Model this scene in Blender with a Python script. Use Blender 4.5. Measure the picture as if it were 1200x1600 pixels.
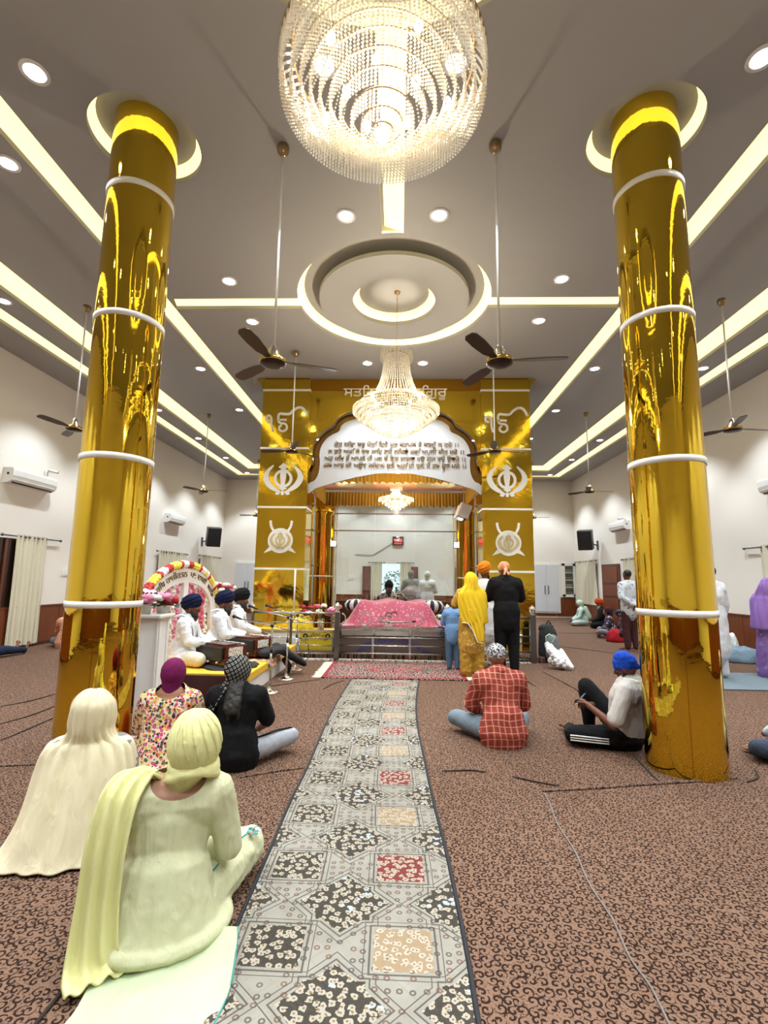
import bpy, math, random
from math import sin, cos, pi, radians, sqrt, atan2
from mathutils import Vector, Matrix, Euler, Quaternion, noise
random.seed(7)
for o in list(bpy.data.objects): bpy.data.objects.remove(o)
SC = bpy.context.scene; COL = SC.collection

# ---------------------------------------------------------------- camera
CAMX, CAMH, FPX, PITCH, YAW, ROLL = 0.117, 1.45, 761.37, 0.138, -0.0323, 0.0137
def cam_axes():
    F = Vector((sin(YAW)*cos(PITCH), cos(YAW)*cos(PITCH), sin(PITCH)))
    R0 = Vector((cos(YAW), -sin(YAW), 0)); U0 = R0.cross(F)
    R = R0*cos(ROLL)+U0*sin(ROLL); U = R.cross(F)
    return F, R, U
_F, _R, _U = cam_axes()
cd = bpy.data.cameras.new('camera'); cam = bpy.data.objects.new('camera', cd); COL.objects.link(cam)
cd.sensor_fit = 'HORIZONTAL'; cd.sensor_width = 36; cd.lens = FPX/1200*36; cd.clip_start = .05; cd.clip_end = 200
M = Matrix.Identity(4)
for i in range(3): M[i][0], M[i][1], M[i][2] = _R[i], _U[i], -_F[i]
M[0][3], M[1][3], M[2][3] = CAMX, 0, CAMH
cam.matrix_world = M; SC.camera = cam

# ---------------------------------------------------------------- world, exposure
SC.view_settings.view_transform = 'Standard'; SC.view_settings.look = 'None'
SC.view_settings.gamma = 1; SC.view_settings.use_curve_mapping = False
SC.view_settings.exposure = 0.52
W = bpy.data.worlds.new('sky'); SC.world = W; W.use_nodes = True
bg = W.node_tree.nodes['Background']; bg.inputs[0].default_value = (.75, .88, 1, 1); bg.inputs[1].default_value = 1.0
SC.cycles.use_denoising = True
SC.cycles.max_bounces = 8; SC.cycles.diffuse_bounces = 4; SC.cycles.glossy_bounces = 4
SC.cycles.transparent_max_bounces = 12; SC.cycles.sample_clamp_indirect = 4
SC.cycles.caustics_reflective = False; SC.cycles.caustics_refractive = False
ZC = 5.70
DOWNLIGHT_W = 165      # one ceiling downlight
COVE = 1.3             # strength of the warm cove diffusers

# ---------------------------------------------------------------- materials
class X:
    nt = None
    def __init__(s, v): s.v = v
    @staticmethod
    def op(k, *a):
        n = X.nt.nodes.new('ShaderNodeMath'); n.operation = k
        for i, q in enumerate(a):
            if isinstance(q, X): X.nt.links.new(q.v, n.inputs[i])
            else: n.inputs[i].default_value = q
        return X(n.outputs[0])
    def __add__(s, o): return X.op('ADD', s, o)
    __radd__ = __add__
    def __sub__(s, o): return X.op('SUBTRACT', s, o)
    def __rsub__(s, o): return X.op('SUBTRACT', o, s)
    def __mul__(s, o): return X.op('MULTIPLY', s, o)
    __rmul__ = __mul__
    def __truediv__(s, o): return X.op('DIVIDE', s, o)
    def abs(s): return X.op('ABSOLUTE', s)
    def fract(s): return X.op('FRACT', s)
    def floor(s): return X.op('FLOOR', s)
    def lt(s, o): return X.op('LESS_THAN', s, o)
    def gt(s, o): return X.op('GREATER_THAN', s, o)
    def sin(s): return X.op('SINE', s)
def xmax(a, b): return X.op('MAXIMUM', a, b)
def xmin(a, b): return X.op('MINIMUM', a, b)
def lin(c):
    if isinstance(c, str):
        c = [int(c[i:i+2], 16)/255 for i in (0, 2, 4)]
        c = [x/12.92 if x <= .04045 else ((x+.055)/1.055)**2.4 for x in c]
    return (c[0], c[1], c[2], 1)
MATS = {}
def mat(name, col='ffffff', rough=.6, metal=0, spec=.5, emis=None, estr=0, bump=0, bscale=30, var=0, vscale=4, trans=0, alpha=1, sheen=0, stretch=None, pattern=None, thin=0):
    if name in MATS: return MATS[name]
    m = bpy.data.materials.new(name); m.use_nodes = True; nt = m.node_tree; X.nt = nt
    b = nt.nodes['Principled BSDF']; c = lin(col)
    b.inputs['Base Color'].default_value = c; b.inputs['Roughness'].default_value = rough; b.inputs['Metallic'].default_value = metal
    b.inputs['Specular IOR Level'].default_value = spec; b.inputs['Alpha'].default_value = alpha
    if trans: b.inputs['Transmission Weight'].default_value = trans
    if sheen: b.inputs['Sheen Weight'].default_value = sheen
    if emis: b.inputs['Emission Color'].default_value = lin(emis); b.inputs['Emission Strength'].default_value = estr
    m.diffuse_color = c
    tc = nt.nodes.new('ShaderNodeTexCoord'); src = tc.outputs['Object']
    def noise_n(scale, detail=3, coord=src, dist=0):
        n = nt.nodes.new('ShaderNodeTexNoise'); n.inputs['Scale'].default_value = scale; n.inputs['Detail'].default_value = detail
        n.inputs['Distortion'].default_value = dist; nt.links.new(coord, n.inputs['Vector']); return n
    colsock = None
    if pattern: colsock = pattern(nt, tc, noise_n)
    if var:
        n = noise_n(vscale); mx = nt.nodes.new('ShaderNodeMix'); mx.data_type = 'RGBA'; mx.blend_type = 'MULTIPLY'
        mx.inputs['Factor'].default_value = 1
        r = nt.nodes.new('ShaderNodeMapRange'); nt.links.new(n.outputs['Fac'], r.inputs['Value'])
        r.inputs['From Min'].default_value = .3; r.inputs['From Max'].default_value = .7
        r.inputs['To Min'].default_value = 1-var; r.inputs['To Max'].default_value = 1
        if colsock: nt.links.new(colsock, mx.inputs['A'])
        else: mx.inputs['A'].default_value = c
        nt.links.new(r.outputs[0], mx.inputs['B']); colsock = mx.outputs['Result']
    if colsock: nt.links.new(colsock, b.inputs['Base Color'])
    if bump:
        co = src
        if stretch:
            mp = nt.nodes.new('ShaderNodeMapping'); mp.inputs['Scale'].default_value = stretch; nt.links.new(src, mp.inputs['Vector']); co = mp.outputs[0]
        n = noise_n(bscale, 4, co, .6); bn = nt.nodes.new('ShaderNodeBump'); bn.inputs['Strength'].default_value = bump
        bn.inputs['Distance'].default_value = .6/bscale
        nt.links.new(n.outputs['Fac'], bn.inputs['Height']); nt.links.new(bn.outputs[0], b.inputs['Normal'])
    if thin:
        tl = nt.nodes.new('ShaderNodeBsdfTranslucent'); tl.inputs[0].default_value = c; ms = nt.nodes.new('ShaderNodeMixShader'); ms.inputs[0].default_value = thin
        nt.links.new(b.outputs[0], ms.inputs[1]); nt.links.new(tl.outputs[0], ms.inputs[2]); nt.links.new(ms.outputs[0], nt.nodes['Material Output'].inputs[0])
    MATS[name] = m; return m
def mixcol(nt, f, a, b):
    n = nt.nodes.new('ShaderNodeMix'); n.data_type = 'RGBA'
    for k, v in (('Factor', f), ('A', a), ('B', b)):
        if isinstance(v, X): nt.links.new(v.v, n.inputs[k])
        elif isinstance(v, (int, float)): n.inputs[k].default_value = v
        elif isinstance(v, str): n.inputs[k].default_value = lin(v)
        else: nt.links.new(v, n.inputs[k])
    return n.outputs['Result']
def sep(nt, sock):
    s = nt.nodes.new('ShaderNodeSeparateXYZ'); nt.links.new(sock, s.inputs[0]); return X(s.outputs[0]), X(s.outputs[1]), X(s.outputs[2])
def comb(nt, x, y, z=0.0):
    s = nt.nodes.new('ShaderNodeCombineXYZ')
    for i, v in enumerate((x, y, z)):
        if isinstance(v, X): nt.links.new(v.v, s.inputs[i])
        else: s.inputs[i].default_value = v
    return s.outputs[0]
def voro(nt, coord, scale, rnd=1.0, dim='3D', feature='F1'):
    v = nt.nodes.new('ShaderNodeTexVoronoi'); v.voronoi_dimensions = dim; v.feature = feature
    v.inputs['Scale'].default_value = scale; v.inputs['Randomness'].default_value = rnd; nt.links.new(coord, v.inputs['Vector']); return v

def pat_carpet(nt, tc, nz):
    x, y, z = sep(nt, tc.outputs['Object'])
    S = 26.0; co = comb(nt, x, y)
    v = voro(nt, co, S, .55, '2D'); px, py, _ = sep(nt, v.outputs['Position']); d = X(v.outputs['Distance'])
    r1, r2, r3 = sep(nt, v.outputs['Color'])
    ang = X.op('ARCTAN2', y-py, x-px)/(2*pi)
    flip = (r1.gt(.5))*2-1
    sp = ((ang*flip + d*1.7 + r2).fract()-.5).abs().lt(.20)
    arm = sp*d.lt(.62)
    n = nz(130, 2); f = xmin(xmax(arm*1.0, X(n.outputs['Fac']).gt(.60)*.8), 1.0)
    big = nz(.35, 3); tone = X(big.outputs['Fac'])*.5+.25
    base = mixcol(nt, tone, '725748', '856855')
    return mixcol(nt, f*.97, base, '23140f')
def pat_runner(nt, tc, nz):
    u, v, _ = sep(nt, tc.outputs['UV'])
    a = .50; P = .55; u0 = u; u = u+.075
    cu = (u/a).floor(); cv = (v/P).floor()
    x1 = ((u/a).fract()-.5).abs()*a; y1 = ((v/P).fract()-.5).abs()*P
    x2 = ((u/a+.5).fract()-.5).abs()*a; y2 = ((v/P+.5).fract()-.5).abs()*P
    co = comb(nt, u, v)
    fl = voro(nt, co, 30, .9, '2D'); fd = X(fl.outputs['Distance'])
    n1 = X(nz(60, 3, co).outputs['Fac']); n2 = X(nz(9, 3, co).outputs['Fac'])
    petal = (fd+(n1-.5)*.9).lt(.38)
    sq = xmax(x1, y1)
    star = xmin(xmax(x2, y2)+.035, (x2+y2)*.72)
    insq = sq.lt(.112); sm = xmin(xmax(x2, y2)+.006, (x2+y2)*.62); instar = sm.lt(.120)
    star = xmin(xmax(x2, y2)+.006, (x2+y2)*.62); line = xmax(xmax((sq-.128).abs().lt(.004), (star-.134).abs().lt(.003)), xmax((sq-.150).abs().lt(.002), (star-.156).abs().lt(.002)))
    diag = (((u+v)*(1/.115)).fract()-.5).abs().lt(.045)
    diag2 = (((u-v)*(1/.115)).fract()-.5).abs().lt(.045)
    band = xmax(diag, diag2)*(n1.gt(.48))
    dots = voro(nt, co, 22, .35, '2D'); dd = X(dots.outputs['Distance']); dr, dg, db = sep(nt, dots.outputs['Color'])
    dot = dd.lt(.27)*(dd.gt(.12))*dr.gt(.25)
    cream = mixcol(nt, n2, '807c73', '9d998f')
    c = mixcol(nt, band*.55, cream, '8c8272')
    c = mixcol(nt, dot*.75, c, mixcol(nt, dg, '6d4b3c', '3e3b39'))
    c = mixcol(nt, line*.85, c, '4a443e')
    dark = mixcol(nt, n1, '322e2a', '4f4941')
    redc = mixcol(nt, n1, '5d2527', '854642'); tanc = mixcol(nt, n1, '86725b', '9c876d')
    odd = (cv*.5).fract().gt(.25); colB = cu.gt(.5)
    third = (cv/4).fract()
    sqc = mixcol(nt, colB, dark, mixcol(nt, odd, redc, tanc))
    pc = mixcol(nt, xmax(fd.lt(.13), n1.gt(.60)), 'aaa293', '80694f')
    blue = mixcol(nt, n2.gt(.60), pc, 'a9b0b8')
    c = mixcol(nt, insq, c, mixcol(nt, petal*.9, sqc, pc))
    c = mixcol(nt, instar, c, mixcol(nt, petal*.9, dark, blue))
    edge = xmax(u0.lt(.012), u0.gt(.908))
    return mixcol(nt, edge, c, '23262b')
def pat_rug(nt, tc, nz):
    x, y, z = sep(nt, tc.outputs['Object'])
    co = comb(nt, x, y); v = voro(nt, co, 13, .8, '2D'); d = X(v.outputs['Distance']); r, g, b = sep(nt, v.outputs['Color'])
    n = X(nz(40, 3).outputs['Fac'])
    scroll = ((d*2.2+n*1.2).fract()-.5).abs().lt(.30)
    c = mixcol(nt, scroll, 'a8968c', mixcol(nt, r.gt(.5), '150f12', '6a1220'))
    e = X.op('SQRT', x*x*.9+y*y*3.2)
    ring = ((e*4.2).fract()-.5).abs().lt(.16)*e.lt(.55)
    c = mixcol(nt, ring*.8, c, '93303d')
    border = (y.abs()-.62).abs().lt(.025)
    return mixcol(nt, border, c, '7c1f2c')
def pat_plaid(nt, tc, nz):
    x, y, z = sep(nt, tc.outputs['Object'])
    n = X(nz(3, 2).outputs['Fac'])*.10
    a = (((x+n)/.052).fract()-.5).abs().lt(.045); b = (((z+n+y*.35)/.060).fract()-.5).abs().lt(.045)
    n2 = X(nz(9, 2).outputs['Fac'])
    c = mixcol(nt, n2, '7f3129', 'a8483a')
    w = (((x+n)/.052).fract()-.5).abs().lt(.25)*.25
    c = mixcol(nt, w, c, 'c46a58')
    return mixcol(nt, xmax(a, b)*.75, c, 'e6b6a3')
def pat_floral(bgc, cols, scale=30, thr=.42):
    def f(nt, tc, nz):
        v = voro(nt, tc.outputs['Object'], scale, 1); d = X(v.outputs['Distance']); r, g, b = sep(nt, v.outputs['Color'])
        n = X(nz(scale*2.2, 2).outputs['Fac'])
        m = (d+(n-.5)*.5).lt(thr)
        c = cols[0]; cc = mixcol(nt, r.gt(1/len(cols)), cols[0], cols[1])
        for i in range(2, len(cols)): cc = mixcol(nt, r.gt(i/len(cols)), cc, cols[i])
        cc = mixcol(nt, d.lt(.12), cc, 'f2e7a0')
        return mixcol(nt, m, bgc, cc)
    return f
def pat_squares(bgc, fg, s=.03):
    def f(nt, tc, nz):
        x, y, z = sep(nt, tc.outputs['Object'])
        u = ((x+y*.7)/s+z/s*.5).fract()-.5; w = ((z-y*.3)/s-x/s*.5).fract()-.5
        m = xmax(u.abs(), w.abs()); k = (m-.24).abs().lt(.075)
        return mixcol(nt, xmax(k, m.lt(.06)), bgc, fg)
    return f
def pat_check(bgc, fg, s=.02, w=.12):
    def f(nt, tc, nz):
        x, y, z = sep(nt, tc.outputs['Object'])
        a = ((x/s).fract()-.5).abs().lt(w); b = (((z+y)/s).fract()-.5).abs().lt(w)
        return mixcol(nt, xmax(a, b)*.8, bgc, fg)
    return f
def pat_wood(c1, c2, sx=1, sy=14):
    def f(nt, tc, nz):
        x, y, z = sep(nt, tc.outputs['Object'])
        n = nz(1.3, 5, comb(nt, (x+y)*sy, z*sx, x), 1.5)
        return mixcol(nt, X(n.outputs['Fac']), c1, c2)
    return f
def pat_stripes(c1, c2, n=12):
    def f(nt, tc, nz):
        x, y, z = sep(nt, tc.outputs['Object'])
        a = (X.op('ARCTAN2', y, x)/(2*pi)*n).fract().lt(.5)
        return mixcol(nt, a, c1, c2)
    return f

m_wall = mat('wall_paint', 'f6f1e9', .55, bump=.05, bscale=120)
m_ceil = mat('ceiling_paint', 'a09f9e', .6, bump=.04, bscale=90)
m_gold = mat('gold_mirror', (.78, .53, .05), .045, 1, bump=.02, bscale=2.2)
m_goldp = mat('gold_panel', (.80, .54, .05), .09, 1, bump=.02, bscale=1.5)
m_golddk = mat('gold_amber', (.55, .25, .02), .15, 1)
m_goldcloth = mat('gold_cloth', 'd2a640', .5, 0, bump=.5, bscale=24, stretch=(6, 6, .6), thin=.5)
m_white = mat('white_gloss', 'f2f2f0', .25)
m_whitem = mat('white_matt', 'ececea', .6)
m_steel = mat('steel', 'c9cacb', .16, 1)
m_steeldk = mat('steel_dark', '77777a', .3, 1)
m_chrome = mat('chrome', 'e8e8ea', .06, 1)
m_black = mat('black_plastic', '17171a', .4)
m_fan = mat('fan_bronze', '4d4036', .35, .6)
m_fanlt = mat('fan_brass', '9a8262', .3, .8)
m_dl = mat('downlight_lens', 'ffffff', .4, emis=(.82, .93, 1), estr=14)
m_led = mat('warm_led_diffuser', 'fff2c0', .5, emis=(1, .82, .34), estr=COVE)
m_wood = mat('brown_laminate', '7a4023', .35, pattern=pat_wood('5c2c17', '8b4c2a'))
m_door = mat('dark_door_wood', '6a3120', .35, pattern=pat_wood('4a1f12', '743a22'))
m_curtain = mat('cream_curtain', 'e4dfc9', .8, bump=.3, bscale=60, stretch=(1, 1, .3))
m_carpet = mat('brown_swirl_carpet', '9a7058', .95, spec=.15, pattern=pat_carpet, bump=.5, bscale=140)
m_runner = mat('woven_runner', 'cfc9ba', .95, spec=.1, pattern=pat_runner, bump=.4, bscale=160)
m_rug = mat('red_floral_rug', 'd9c8bd', .95, spec=.1, pattern=pat_rug, bump=.3, bscale=150)
m_edge = mat('dark_binding', '26262a', .9)
m_glass = mat('clear_glass', 'e9f2ee', .02, trans=1)
m_crystal = None
def glassy(name, tint, refl):
    m = bpy.data.materials.new(name); m.use_nodes = True; nt = m.node_tree; nt.nodes.clear()
    o = nt.nodes.new('ShaderNodeOutputMaterial'); t = nt.nodes.new('ShaderNodeBsdfTransparent'); g = nt.nodes.new('ShaderNodeBsdfGlossy')
    t.inputs[0].default_value = tint; g.inputs['Roughness'].default_value = .02; mx = nt.nodes.new('ShaderNodeMixShader')
    mx.inputs[0].default_value = refl; nt.links.new(t.outputs[0], mx.inputs[1]); nt.links.new(g.outputs[0], mx.inputs[2]); nt.links.new(mx.outputs[0], o.inputs[0]); return m
m_pane = glassy('window_glass', (.93, .96, .94, 1), .07)
def crystal(name, tint=(1, .96, .88, 1)):
    m = bpy.data.materials.new(name); m.use_nodes = True; nt = m.node_tree; nt.nodes.clear()
    o = nt.nodes.new('ShaderNodeOutputMaterial'); t = nt.nodes.new('ShaderNodeBsdfTranslucent'); g = nt.nodes.new('ShaderNodeBsdfGlossy')
    tr = nt.nodes.new('ShaderNodeBsdfTransparent'); tr.inputs[0].default_value = (.95, .93, .88, 1)
    t.inputs[0].default_value = tint; g.inputs['Roughness'].default_value = .08; g.inputs[0].default_value = tint
    a = nt.nodes.new('ShaderNodeMixShader'); a.inputs[0].default_value = .42; nt.links.new(t.outputs[0], a.inputs[1]); nt.links.new(g.outputs[0], a.inputs[2])
    b = nt.nodes.new('ShaderNodeMixShader'); b.inputs[0].default_value = .80; nt.links.new(tr.outputs[0], b.inputs[1]); nt.links.new(a.outputs[0], b.inputs[2])
    nt.links.new(b.outputs[0], o.inputs[0]); return m
m_crystal = crystal('crystal_beads')

# ---------------------------------------------------------------- mesh helpers
class MB:
    def __init__(s): s.v = []; s.f = []
    def add(s, vs, fs):
        n = len(s.v); s.v += [tuple(p) for p in vs]; s.f += [tuple(i+n for i in q) for q in fs]; return s
    def box(s, x0, x1, y0, y1, z0, z1, rot=None, at=None):
        vs = [Vector((x, y, z)) for x in (x0, x1) for y in (y0, y1) for z in (z0, z1)]
        if rot is not None:
            c = Vector(at) if at else Vector(((x0+x1)/2, (y0+y1)/2, (z0+z1)/2)); R = Euler(rot).to_matrix(); vs = [R@(p-c)+c for p in vs]
        return s.add(vs, [(0, 1, 3, 2), (4, 6, 7, 5), (0, 4, 5, 1), (2, 3, 7, 6), (0, 2, 6, 4), (1, 5, 7, 3)])
    def bevbox(s, x0, x1, y0, y1, z0, z1, b=.01):
        # box whose vertical section is chamfered: built as stacked rings
        def ring(i, z): return [(x0+i, y0+b, z), (x0+b, y0+i, z), (x1-b, y0+i, z), (x1-i, y0+b, z), (x1-i, y1-b, z), (x1-b, y1-i, z), (x0+b, y1-i, z), (x0+i, y1-b, z)]
        rs = [ring(b*.6, z0), ring(0, z0+b), ring(0, z1-b), ring(b*.6, z1)]
        vs = [p for r in rs for p in r]; fs = [tuple(range(7, -1, -1)), tuple(range(24, 32))]
        for k in range(3):
            for i in range(8): fs.append((k*8+i, k*8+(i+1) % 8, k*8+8+(i+1) % 8, k*8+8+i))
        return s.add(vs, fs)
    def tube(s, pts, r, seg=8, cap=True, closed=False, flat=1.0, up=None):
        pts = [Vector(p) for p in pts]; n = len(pts); rr = r if isinstance(r, (list, tuple)) else [r]*n
        vs = []; fs = []; prev = None
        for i, p in enumerate(pts):
            if closed: t = (pts[(i+1) % n]-pts[i-1])
            else: t = pts[min(i+1, n-1)]-pts[max(i-1, 0)]
            t.normalize()
            if prev is None:
                a = Vector(up) if up else (Vector((0, 0, 1)) if abs(t.z) < .9 else Vector((1, 0, 0)))
                u = t.cross(a).normalized()
            else:
                u = (prev-t*prev.dot(t)); u = u.normalized() if u.length > 1e-6 else t.orthogonal().normalized()
            prev = u; w = t.cross(u)
            for k in range(seg):
                an = 2*pi*k/seg; vs.append(p+u*cos(an)*rr[i]+w*sin(an)*rr[i]*flat)
        for i in range(n if closed else n-1):
            j = (i+1) % n
            for k in range(seg): fs.append((i*seg+k, i*seg+(k+1) % seg, j*seg+(k+1) % seg, j*seg+k))
        if cap and not closed: fs += [tuple(range(seg-1, -1, -1)), tuple((n-1)*seg+k for k in range(seg))]
        return s.add(vs, fs)
    def lathe(s, prof, c=(0, 0, 0), seg=32, a0=0, a1=2*pi, sx=1, sy=1):
        full = abs(a1-a0-2*pi) < 1e-6; m = seg if full else seg+1; vs = []; fs = []
        for i in range(m):
            a = a0+(a1-a0)*i/seg
            for r, z in prof: vs.append((c[0]+r*cos(a)*sx, c[1]+r*sin(a)*sy, c[2]+z))
        k = len(prof)
        for i in range(seg):
            j = (i+1) % m
            for q in range(k-1): fs.append((i*k+q, j*k+q, j*k+q+1, i*k+q+1))
        return s.add(vs, fs)
    def ell(s, c, r, rot=None, seg=16, rings=10):
        c = Vector(c); R = rot.to_matrix() if rot is not None else None; vs = []; fs = []
        for i in range(rings+1):
            th = pi*i/rings
            for k in range(seg):
                a = 2*pi*k/seg; p = Vector((r[0]*sin(th)*cos(a), r[1]*sin(th)*sin(a), r[2]*cos(th)))
                if R is not None: p = R@p
                vs.append(c+p)
        for i in range(rings):
            for k in range(seg): fs.append((i*seg+k, (i+1)*seg+k, (i+1)*seg+(k+1) % seg, i*seg+(k+1) % seg))
        return s.add(vs, fs)
    def capsule(s, p0, p1, r0, r1, seg=14, flat=1.0, up=None):
        p0 = Vector(p0); p1 = Vector(p1); d = p1-p0
        if d.length < 1e-5: d = Vector((0, 0, 1e-3))
        t = d.normalized(); pts = []; rr = []
        for a in (85, 60, 30): pts.append(p0-t*r0*sin(radians(a))); rr.append(max(r0*cos(radians(a)), .0005))
        for q in range(5): pts.append(p0+d*q/4); rr.append(r0+(r1-r0)*q/4)
        for a in (30, 60, 85): pts.append(p1+t*r1*sin(radians(a))); rr.append(max(r1*cos(radians(a)), .0005))
        return s.tube(pts, rr, seg, True, flat=flat, up=up)
    def poly(s, pts2, y0, y1, axis='y'):
        # extrude a 2D (x,z) outline along y (or x,y along z / y,z along x)
        n = len(pts2)
        def P(a, b, d): return (a, d, b) if axis == 'y' else ((a, b, d) if axis == 'z' else (d, a, b))
        vs = [P(a, b, y0) for a, b in pts2]+[P(a, b, y1) for a, b in pts2]
        fs = [tuple(range(n)), tuple(range(2*n-1, n-1, -1))]+[(i, i+n, (i+1) % n+n, (i+1) % n) for i in range(n)]
        return s.add(vs, fs)
    def xf(s, Mx): s.v = [tuple(Mx@Vector(p)) for p in s.v]; return s
    def build(s, name, mt, parent=None, smooth=False, origin=None, **pr):
        me = bpy.data.meshes.new(name); vs = s.v
        if origin is not None: vs = [(p[0]-origin[0], p[1]-origin[1], p[2]-origin[2]) for p in vs]
        me.from_pydata(vs, [], s.f); me.update()
        bm_fix(me)
        if smooth: me.shade_smooth()
        o = bpy.data.objects.new(name, me); COL.objects.link(o)
        me.materials.append(mt)
        if origin is not None: o.location = origin
        if parent is not None: par(o, parent)
        for k, v in pr.items(): o[k] = v
        return o
import bmesh
def bm_fix(me):
    bm = bmesh.new(); bm.from_mesh(me); bmesh.ops.recalc_face_normals(bm, faces=bm.faces); bm.to_mesh(me); bm.free()
def wm(o):
    b = Matrix.Translation(o.location)@o.rotation_euler.to_matrix().to_4x4()
    return wm(o.parent)@o.matrix_parent_inverse@b if o.parent else b
def par(o, p): o.parent = p; o.matrix_parent_inverse = wm(p).inverted()
def tag(o, label, cat, group=None, kind=None):
    if label: o['label'] = label
    if cat: o['category'] = cat
    if group: o['group'] = group
    if kind: o['kind'] = kind
    return o
def thing(name, label, cat, loc=(0, 0, 0), rz=0, group=None):
    o = bpy.data.objects.new(name, None); COL.objects.link(o); o.location = loc; o.rotation_euler = (0, 0, rz)
    o.empty_display_size = .1
    return tag(o, label, cat, group)
def copy_tree(o, loc, rz=None, label=None, group=None):
    r = o.copy(); COL.objects.link(r); r.location = loc
    if rz is not None: r.rotation_euler = (0, 0, rz)
    if label: r['label'] = label
    if group: r['group'] = group
    for ch in list(o.children):
        c = ch.copy(); COL.objects.link(c); c.parent = r; c.matrix_parent_inverse = ch.matrix_parent_inverse.copy()
        for g in list(ch.children):
            d = g.copy(); COL.objects.link(d); d.parent = c; d.matrix_parent_inverse = g.matrix_parent_inverse.copy()
    return r
def curve_fill(loops, z, thick):
    cu = bpy.data.curves.new('tmp', 'CURVE'); cu.dimensions = '2D'; cu.fill_mode = 'BOTH'; cu.extrude = thick/2
    for lp in loops:
        sp = cu.splines.new('POLY'); sp.points.add(len(lp)-1); sp.use_cyclic_u = True
        for i, p in enumerate(lp): sp.points[i].co = (p[0], p[1], 0, 1)
    ob = bpy.data.objects.new('tmp', cu); COL.objects.link(ob)
    dg = bpy.context.evaluated_depsgraph_get(); me = bpy.data.meshes.new_from_object(ob.evaluated_get(dg))
    bpy.data.objects.remove(ob); bpy.data.curves.remove(cu)
    for v in me.vertices: v.co.z += z+thick/2
    return me
def mesh_obj(name, me, mt, parent=None, **pr):
    me.name = name; me.materials.clear(); me.materials.append(mt)
    o = bpy.data.objects.new(name, me); COL.objects.link(o)
    if parent is not None: par(o, parent)
    for k, v in pr.items(): o[k] = v
    return o
def text_mesh(body, size, depth=.004, align='CENTER', shear=0):
    cu = bpy.data.curves.new('txt', 'FONT'); cu.body = body; cu.size = size; cu.extrude = depth; cu.align_x = align; cu.resolution_u = 3
    ob = bpy.data.objects.new('txt', cu); COL.objects.link(ob)
    dg = bpy.context.evaluated_depsgraph_get(); me = bpy.data.meshes.new_from_object(ob.evaluated_get(dg))
    bpy.data.objects.remove(ob); bpy.data.curves.remove(cu); return me
def arc(cx, cy, r, a0, a1, n=48): return [(cx+r*cos(a0+(a1-a0)*i/n), cy+r*sin(a0+(a1-a0)*i/n)) for i in range(n+1)]
def circle(cx, cy, r, n=64): return [(cx+r*cos(2*pi*i/n), cy+r*sin(2*pi*i/n)) for i in range(n)]
# ================================================================ SETTING
WX, YB, YF = 7.435, 20.65, -4.0
def S(o, **k): o['kind'] = 'structure'; return o
S(MB().box(-WX-.2, WX+.2, YF-.2, YB+.2, -.1, 0).build('floor', m_carpet))
wl_ = S(MB().box(-WX-.15, -WX, YF, YB, 0, ZC+.3).build('wall_left', m_wall))
wr_ = S(MB().box(WX, WX+.15, YF, YB, 0, ZC+.3).build('wall_right', m_wall))
wf_ = S(MB().box(-WX-.15, WX+.15, YF-.15, YF, 0, ZC+.3).build('wall_front', m_wall))
b = MB(); DX0, DX1, DZ = -.62, .20, 2.12
b.box(-WX-.15, DX0, YB, YB+.15, 0, ZC+.3).box(DX1, WX+.15, YB, YB+.15, 0, ZC+.3).box(DX0, DX1, YB, YB+.15, DZ, ZC+.3)
wb_ = S(b.build('wall_back', m_wall))
# wainscot boards, each a part of its wall
def wains(wall, axis, fixed, a0, a1, side, skip=()):
    n = int(round((a1-a0)/.82)); w = (a1-a0)/n
    for i in range(n):
        u0, u1 = a0+i*w+.006, a0+(i+1)*w-.006
        if any(u1 > s0 and u0 < s1 for s0, s1 in skip): continue
        d0, d1 = sorted((fixed, fixed+side*.022))
        q = MB()
        if axis == 'y': q.bevbox(d0, d1, u0, u1, .07, .80, .004)
        else: q.bevbox(u0, u1, d0, d1, .07, .80, .004)
        q.build('wainscot_board', m_wood, wall)
wains(wl_, 'y', -WX, YF, YB, 1, ((-3.9, 1),)); wains(wr_, 'y', WX, YF, YB, -1, ((-3.9, 1),)); wains(wb_, 'x', YB, -WX, WX, -1, ((DX0-.1, DX1+.1),))
wains(wf_, 'x', YF, -WX, WX, 1)
for nm, a in (('baseboard_left', (-WX, -WX+.03, YF, YB, 0, .07)), ('baseboard_right', (WX-.03, WX, YF, YB, 0, .07)), ('baseboard_back', (-WX, DX0, YB-.03, YB, 0, .07)), ('baseboard_front', (-WX, WX, YF, YF+.03, 0, .07))):
    S(MB().box(*a).build(nm, mat('baseboard_wood', '4b2616', .4)))
for nm, a in (('trim_1', (-WX, -WX+.035, YF, YB, .80, .825)), ('trim_2', (WX-.035, WX, YF, YB, .80, .825)), ('trim_3', (DX1, WX, YB-.035, YB, .80, .825)), ('trim_4', (-WX, DX0, YB-.035, YB, .80, .825))):
    S(MB().box(*a).build(nm, mat('dado_cap_wood', '6d3a22', .4)))

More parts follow.
